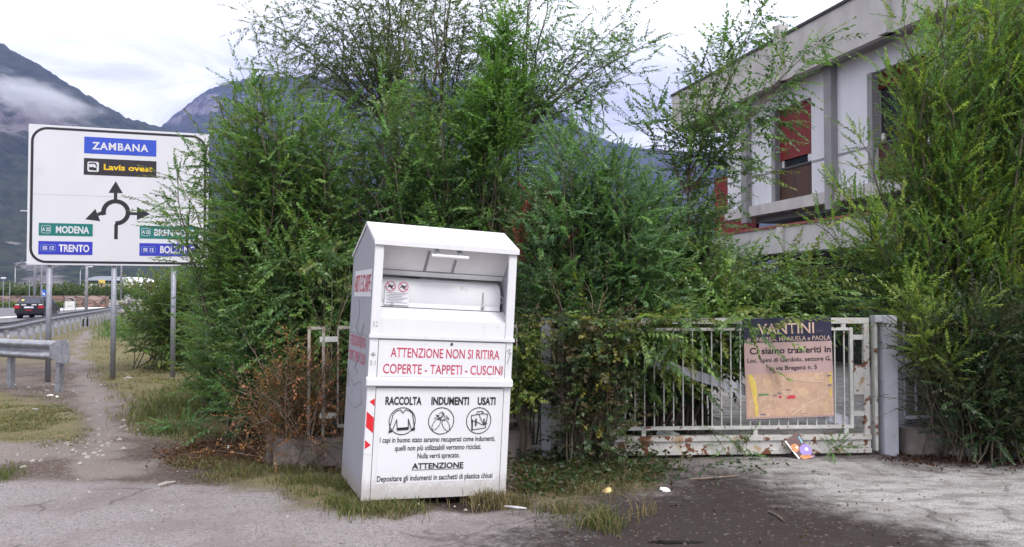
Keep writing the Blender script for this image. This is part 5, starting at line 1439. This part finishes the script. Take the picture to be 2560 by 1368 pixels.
plant('shrub', 'broad leaved green shrub behind the top of the bin', 'shrub', bp_(1080, 9.3), 9.3,
      in_poly([(850, 640), (850, 300), (930, 190), (1040, 260), (1240, 230), (1330, 300), (1330, 480), (1270, 640), (1270, 800), (860, 800)], rgp, 58), 'elm', MIDG, 141, stem_r=.02, t0=.2, side=7.5, side_len=0.5, per=3.8, jit=.7, up=0.12, lean=.2, group=G_SH, spreadbase=.7, tipcol=(.11, .17, .05), tipf=.12, ang=60)
# right of the bin
plant('shrub', 'pale teal green feathery shrub between the bin and the gate', 'shrub', bp_(1470, 8.3), 8.2,
      in_poly([(1300, 700), (1300, 560), (1390, 330), (1470, 310), (1560, 400), (1660, 470), (1710, 660), (1690, 770), (1600, 800), (1480, 770), (1390, 740), (1310, 720)], rgp, 70) + [(1390, 330, 8.4), (1440, 320, 8.3), (1480, 345, 8.3)], 'feather', TEAL + MIDG[:2], 109, stem_r=.018, t0=.32, side=8, side_len=0.42, per=4, jit=0.4, up=0.25, lean=.25, group=G_SH, spreadbase=.22, ang=55)
plant('elm_tree', 'young elm with tall leafy shoots in front of the white building', 'tree', bp_(1690, 9.6), 9.6,
      in_poly([(1590, 620), (1620, 450), (1700, 420), (1770, 450), (1790, 600), (1740, 700), (1620, 690)], rgp, 34),
      'elm', ELM, 110, stem_r=.02, t0=.36, side=7.5, side_len=.42, per=3.4, jit=.5, up=.12, ang=58, lean=.15, group=G_SH, spreadbase=.3, tipcol=(.15, .18, .05), tipf=.07)
plant('elm_tree', 'slender elm whose long leafy shoots cross the grey roof fascia', 'tree', bp_(1715, 9.4), 9.4,
      [(1905, 15), (1885, 80), (1810, 115), (1755, 170), (1700, 250), (1640, 270), (2055, 95, 9.3), (1990, 185, 9.3), (1950, 290, 9.3), (1790, 270), (1895, 430, 9.4), (1600, 320), (1740, 320)],
      'elm', ELM, 140, stem_r=.013, t0=0.1, side=12, side_len=0.2, per=3.2, scale=1.0, jit=.3, up=.15, ang=58, lean=.25, group=G_SH, spreadbase=.12, tipcol=(.15, .18, .05), tipf=.07, fork=(1720, 480, 9.4), curl=0.08, sub_r=0.003)
plant('elm_tree', 'low elm arching its branches across the top of the gate', 'tree', bp_(1640, 8.9), 8.8,
      [(1850, 670), (2000, 640), (2150, 660), (2080, 690), (1985, 800, 7.75), (2050, 770), (1870, 770, 7.8), (1800, 740), (1750, 800, 7.6), (1560, 830, 7.5), (1700, 800), (1900, 690), (2140, 720), (1960, 660), (1830, 800, 7.7), (1660, 800, 7.6), (1450, 800, 7.7), (1520, 820, 7.6), (1480, 780, 7.7), (1580, 800, 7.6), (1720, 810, 7.6), (1990, 700), (2100, 660), (1780, 650), (1620, 800)] + in_poly([(1560, 680), (1850, 710), (2100, 710), (2150, 790), (1900, 790), (1560, 820)], rgp, 24), 'elm', ELM + WARM[:2], 111, stem_r=.018, t0=.32, side=6.5, side_len=.42, per=3, jit=.35, up=.15, lean=.3, arch=.5, group=G_SH, spreadbase=.25, tipcol=(.17, .20, .04), tipf=.15)
plant('shrub', 'huge yellow green shrub filling the right side beyond the gate post', 'shrub', bp_(2430, 9.0), 8.9,
      in_poly([(2140, 640), (2130, 540), (2190, 420), (2250, 280), (2300, 90), (2390, -60), (2560, -160), (2760, -60), (2780, 700), (2560, 760), (2300, 740), (2180, 700)], rgp, 125) + [(2085, 470, 8.8), (2150, 350, 8.8), (2040, 560, 8.7), (2260, 50), (2380, -60), (2230, 180, 8.7)],
      'fine', YELL + MIDG[:2], 112, stem_r=.02, t0=.36, side=9, side_len=0.45, per=4.6, scale=1.15, jit=.7, up=0.4, lean=.05, group=G_SH, spreadbase=.3, tipcol=(.22, .245, .05), tipf=0.1, ang=40)
plant('shrub', 'yellow tinged low shoots hanging over the right fence', 'shrub', bp_(2360, 7.95), 7.7,
      [(2270, 720), (2300, 790), (2340, 830), (2360, 780), (2290, 760), (2440, 1085), (2480, 1095), (2400, 1075), (2540, 1125), (2555, 1110), (2450, 760), (2310, 850), (2380, 900)], 'fine', [(.12,.16,.034),(.10,.14,.032),(.15,.18,.038)], 113, stem_r=.01, t0=.55, side=10, side_len=.22, per=4, jit=.25, up=.4, lean=.3, spreadbase=.2, group=G_SH)
plant('bare_shrub', 'tangle of dark bare twigs under the yellow green shrub', 'shrub', bp_(2470, 8.0), 7.95,
      in_poly([(2250, 800), (2620, 740), (2640, 1080), (2480, 1110), (2240, 1040)], rgp, 64), 'twigs', [(.05, .06, .03)], 114, part=('branches', 'twigs'), stem_r=.010, t0=.1, side=8, side_len=.5, per=4, jit=0.25, up=.1, lean=.0, spreadbase=.4, sub_r=.004, bark='bark', group=G_SH)
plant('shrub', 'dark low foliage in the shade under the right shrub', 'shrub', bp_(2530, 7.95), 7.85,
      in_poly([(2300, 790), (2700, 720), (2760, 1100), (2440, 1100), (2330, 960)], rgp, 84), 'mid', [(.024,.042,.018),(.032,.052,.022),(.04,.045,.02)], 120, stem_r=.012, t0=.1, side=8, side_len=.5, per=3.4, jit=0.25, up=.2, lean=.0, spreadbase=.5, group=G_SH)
plant('sumac', 'small sumac with red leaves just right of the bin top', 'shrub', bp_(1340, 8.6), 8.4,
      [(1375, 525), (1400, 530), (1340, 550), (1310, 575), (1385, 610), (1370, 635), (1295, 605)], 'mid', [(.21, .05, .05), (.17, .05, .042), (.10, .11, .04), (.07, .10, .035)], 115, stem_r=.01, t0=.78, side=9, side_len=0.15, per=2.4, jit=.25, up=.3, lean=.4, spreadbase=.05)
# dry thicket left of the bin
plant('dead_shrub', 'dry brown leafless shrub tangled in the fence left of the bin', 'shrub', bp_(735, 7.75), 7.5,
      in_poly([(560, 1080), (600, 960), (680, 860), (760, 870), (870, 870), (870, 1090), (760, 1110), (680, 1120)], rgp, 52), 'dry', [(.15, .06, .03), (.20, .085, .04), (.11, .06, .035), (.26, .10, .035)], 116, part=('branches', 'dead_leaves'), stem_r=.009, t0=.12, side=9, side_len=.36, per=3.4, jit=.28, up=.1, lean=-.1, bark='dry_twig', spreadbase=.22, leafy=.75, sub_r=.0045, group=G_SH)
plant('dead_shrub', 'few pale bare sticks poking out of the dry shrub', 'shrub', bp_(760, 7.4), 7.2,
      [(600, 820, 7.3), (690, 930, 7.2), (710, 950, 7.2), (670, 1000, 7.1), (630, 960, 7.1), (870, 720, 7.6), (830, 760, 7.6), (900, 660, 7.9), (720, 880, 7.2), (860, 1090, 7.2), (640, 1030, 7.0), (800, 1110, 7.1)], 'twigs', [(.2, .15, .1)], 117, part=('branches', 'twigs'), stem_r=.010, t0=.5, side=2.5, side_len=.22, per=1.5, jit=.1, up=.1, lean=.1, bark='bark_pale', spreadbase=.12, sub_r=.005, group=G_SH)
# vines at the left gate post
plant('ivy', 'climbing vine with yellow green leaves at the flaking gate post', 'climbing plant', bp_(1490, 7.55), 7.45,
      in_poly([(1420, 790), (1580, 790), (1570, 880), (1540, 1010), (1590, 1100), (1560, 1165), (1440, 1190), (1420, 1000)], rgp, 50), 'ivy', [(.06, .085, .03), (.05, .07, .026), (.09, .07, .035), (.03, .05, .022)], 118, part=('stems', 'leaves'), stem_r=.008, t0=.15, side=6, side_len=.34, per=2.6, scale=0.75, jit=.22, up=.0, lean=0.1, arch=.3, spreadbase=0.12, tipcol=(.24, .22, .05), tipf=0.1)
plant('bare_shrub', 'thin brown stems of a half dead bush between the bin and the gate', 'shrub', bp_(1455, 7.5), 7.6,
      [(1400, 760), (1460, 700), (1520, 720), (1480, 860), (1560, 880), (1420, 900), (1400, 960), (1530, 960), (1590, 820), (1380, 700), (1580, 760), (1500, 1000), (1440, 1040), (1340, 760), (1290, 790), (1440, 820), (1500, 900), (1540, 820), (1560, 930), (1450, 980), (1390, 1060), (1560, 1060), (1500, 780), (1560, 880)] + in_poly([(1400, 820), (1560, 840), (1560, 1140), (1410, 1150)], rgp, 22), 'dry', [(.13, .07, .035), (.08, .08, .03)], 121, part=('branches', 'dead_leaves'), stem_r=.012, t0=.3, side=5, side_len=.3, per=2, jit=.2, up=.2, lean=.1, bark='bark_pale', spreadbase=.12, leafy=.8, group=G_SH)
plant('ivy', 'yellow green creeper beside the right edge of the bin', 'climbing plant', bp_(1315, 7.7), 7.6,
      in_poly([(1288, 830), (1335, 800), (1340, 920), (1320, 1000), (1292, 1000)], rgp, 14), 'ivy', [(.17, .19, .04), (.10, .14, .035), (.07, .10, .03)], 122, part=('stems', 'leaves'), stem_r=.006, t0=.4, side=7, side_len=.2, per=2.2, scale=.7, jit=.12, up=.0, lean=.2, arch=.2, spreadbase=.05)
# greenery inside the yard behind the gate
plant('shrub', 'dark bush inside the yard seen through the gate bars', 'shrub', bp_(1640, 9.2), 9.2,
      in_poly([(1480, 820), (1640, 830), (1680, 930), (1800, 1040), (1760, 1095), (1500, 1100)], rgp, 20), 'elm', DEEP, 119, stem_r=.012, t0=.15, side=6, side_len=.45, per=3, jit=.5, up=.1, lean=.0, arch=.3, spreadbase=.35)
plant('hedge', 'dark overgrown hedge at the back of the yard', 'hedge', bp_(1720, 19.5), 19.5,
      in_poly([(1420, 640), (1900, 660), (1960, 880), (1420, 890)], rgp, 90), 'mid', DEEP, 123, stem_r=.02, t0=.1, side=5, side_len=1.0, per=3, scale=2.4, jit=.8, up=.1, ang=60, lean=.0, spreadbase=1.8)
plant('hedge', 'dark overgrown hedge beyond the right fence', 'hedge', bp_(2400, 11.5), 11.5,
      in_poly([(2200, 640), (2750, 500), (2750, 980), (2230, 980)], rgp, 46), 'mid', DEEP, 124, stem_r=.02, t0=.1, side=6, side_len=.7, per=3, scale=1.6, jit=.8, up=.2, lean=.0, spreadbase=1.0)
plant('hedge', 'dark shrub row far behind the bin', 'hedge', bp_(1150, 12.2), 12.2,
      in_poly([(560, 560), (1000, 420), (1500, 440), (1640, 560), (1600, 900), (700, 900)], rgp, 90), 'mid', DEEP, 125, stem_r=.02, t0=.1, side=6, side_len=.8, per=3, scale=1.6, jit=.8, up=.2, lean=.0, spreadbase=1.8)
for k in (0, 1, 2):
    px, s_, lb = [(450, 1085, 'bright green weed patch beside the gravel path'), (1850, 1150, 'green leaves sprouting beneath the middle of the gate'), (2090, 1146, 'small weed tuft at the foot of the right gate post')][k]
    p = gr(px, s_)
    plant('weed', lb, 'weed', (p.x, p.y), p.y, [(px + dx, s_ - dy) for dx, dy in ((-60, 8), (-30, 18), (0, 22), (30, 18), (55, 10), (-45, 14), (15, 26), (40, 4))] if k == 0 else [(px + dx, s_ - dy) for dx, dy in ((-40, 22), (0, 32), (20, 18))] if k == 1 else [(px + dx, s_ - dy) for dx, dy in ((-14, 12), (0, 18), (16, 14))],
          'mid' if k != 1 else 'elm', [(.07, .15, .05), (.09, .17, .05)] if k == 0 else MIDG, 130 + k, part=('stems', 'leaves'), stem_r=.004, t0=.2, side=14, side_len=.12, per=3, scale=.5, jit=.12, up=.2, lean=0, spreadbase=.06, sub_r=.003)

# ground cover right of the bin, one mass
rg = np.random.default_rng(50)
def cover(name, pix, n, hgt, cols, seed, size, wid):
    rg = np.random.default_rng(seed); pts = np.array(in_poly(pix, rg, n)) + rg.normal(size=(n, 2)) * np.array([34, 9]) * rg.uniform(0, 1.5, (n, 1)); V, C = [], []
    c = np.array([[*gr(px, py)[:2], 0] for px, py in pts])
    c[:, 2] = gz(c[:, 0], c[:, 1]) + rg.uniform(.01, hgt, n) * (fbm(c[:, 0] * 3, c[:, 1] * 3, seed, 3))*1.6
    a = unit(rg.normal(size=(n, 3)) * np.array([1, 1, .5])); b = unit(np.cross(a, rg.normal(size=(n, 3))))
    s = size * rg.uniform(.6, 1.3, (n, 1))
    V = np.stack([c - a * s, c - b * s * wid, c + a * s, c + b * s * wid], 1)
    V[:, :, 2] = np.maximum(V[:, :, 2], .006 - .065)
    C = np.array(cols)[rg.integers(0, len(cols), n)] * rg.uniform(.7, 1.3, (n, 1))
    return tag(leafmesh(name, V, C), kind='stuff')
cover('ground_cover', [(1280, 1140), (1580, 1120), (1690, 1190), (1650, 1215), (1520, 1205), (1400, 1230), (1285, 1225)], 3000, .18, DEEP + [(.07, .085, .03), (.09, .06, .03)], 51, .028, .42)
cover('ground_cover', [(1600, 1150), (1960, 1140), (1980, 1165), (1900, 1195), (1640, 1205)], 150, .04, DEEP, 52, .026, .42)
cover('leaf_litter', [(560, 1085), (700, 1115), (860, 1170), (860, 1195), (700, 1165), (560, 1160), (430, 1165), (400, 1130)], 3800, .035, [(.12, .05, .025), (.08, .045, .03), (.17, .08, .04)], 53, .022, .4)
cover('leaf_litter', [(2210, 1150), (2240, 1130), (2700, 1115), (2750, 1165), (2300, 1163)], 2600, .03, [(.07, .03, .022), (.05, .03, .025), (.11, .05, .03)], 54, .022, .4)
cover('leaf_litter', [(1300, 1240), (1700, 1200), (2300, 1180), (2500, 1300), (2300, 1368), (1350, 1368)], 170, .01, [(.06, .03, .02), (.10, .055, .03), (.16, .10, .05)], 55, .016, .4)

def grass(name, pix, n, h, cols, seed, clump=0, lay=.55, wd=.0035):
    rg = np.random.default_rng(seed); pts = np.array(in_poly(pix, rg, n)) + rg.normal(size=(n, 2)) * np.array([26, 8]) * rg.uniform(0, 1.6, (n, 1))
    b = np.array([[*gr(px, py)[:2], 0] for px, py in pts])
    if clump:
        cidx = rg.integers(0, clump, n); b = b[cidx] + rg.normal(size=(n, 3)) * np.array([.05, .05, 0])
    dens = fbm(b[:, 0] * 2.2, b[:, 1] * 2.2, seed, 4); keep = dens > rg.uniform(.36, .64, n); b = b[keep]; n = len(b)
    b[:, 2] = gz(b[:, 0], b[:, 1]) - .01
    hh = h * rg.uniform(.4, 1.25, (n, 1)) * (.55 + dens[keep][:, None])
    th = rg.uniform(0, 6.283, n); out = np.stack([np.cos(th), np.sin(th), np.zeros(n)], -1)
    ly = lay * rg.uniform(.2, 1.5, (n, 1))
    m1 = b + np.array([0, 0, 1]) * hh * .6 + out * hh * ly * .35
    tp = b + np.array([0, 0, 1]) * hh * (1 - .3 * ly) + out * hh * ly
    th2 = rg.uniform(0, 6.283, n); s = np.stack([np.cos(th2), np.sin(th2), np.zeros(n)], -1) * wd * (1 + (b[:, 1:2] > 10) * .8)
    V = np.concatenate([np.stack([b - s, b + s, m1 + s * .8, m1 - s * .8], 1), np.stack([m1 - s * .8, m1 + s * .8, tp + s * .15, tp - s * .15], 1)])
    c = np.array(cols)[rg.integers(0, len(cols), n)] * rg.uniform(.75, 1.25, (n, 1))
    return tag(leafmesh(name, V, np.concatenate([c, c])), kind='stuff')
STRAW = [(.32,.25,.135),(.26,.20,.11),(.19,.145,.08)]
LAWN = [(.11,.13,.045),(.15,.155,.06),(.09,.115,.04)]
grass('grass', [(560, 1195), (700, 1168), (860, 1198), (960, 1240), (1035, 1265), (1000, 1300), (850, 1285), (700, 1225), (600, 1212)], 7000, .085, STRAW + LAWN + LAWN, 60)
grass('grass', [(760, 1195), (1010, 1245), (1020, 1295), (880, 1288), (750, 1235)], 7000, .095, STRAW[:1] + LAWN + [(.12, .16, .045)], 61)
grass('grass', [(-20, 990), (140, 1008), (235, 1055), (225, 1090), (90, 1115), (-20, 1130)], 14000, .05, STRAW[:2] + LAWN, 62, lay=.9)
grass('grass', [(220, 850), (330, 800), (430, 800), (700, 950), (640, 1085), (480, 1112), (345, 1088), (330, 1020), (250, 955)], 26000, .085, STRAW + LAWN, 63, lay=.8)
grass('grass', [(345, 1000), (600, 960), (660, 1080), (480, 1110), (350, 1085)], 9000, .16, LAWN + LAWN + STRAW[:1], 64)
grass('grass', [(255, 800), (345, 795), (380, 830), (300, 850), (262, 835)], 5000, .22, [(.07, .15, .04), (.10, .17, .045)], 65, wd=.006)
grass('grass', [(1280, 1180), (1660, 1170), (1680, 1200), (1500, 1245), (1420, 1285), (1290, 1255)], 4500, .10, STRAW + LAWN, 66, lay=.9)
grass('grass', [(1440, 1300), (1500, 1290), (1540, 1330), (1460, 1325)], 700, .13, STRAW[:1] + LAWN, 67)
grass('grass', [(1615, 1285), (1650, 1280), (1660, 1298), (1625, 1298)], 260, .16, STRAW, 68, lay=.5)
grass('grass', [(960, 1235), (1015, 1235), (1015, 1250), (960, 1252)], 700, .10, LAWN, 69)
grass('grass', [(1180, 1235), (1275, 1232), (1275, 1256), (1190, 1258)], 1100, .11, STRAW + [(.10, .10, .06)], 70)
grass('grass', [(440, 1150), (640, 1150), (700, 1190), (560, 1200), (430, 1180)], 2500, .06, STRAW + LAWN, 71, lay=1.0)
grass('grass', [(0, 1165), (20, 1165), (15, 1195), (0, 1200)], 400, .07, LAWN, 72)
print('LEAVES', NLEAF)
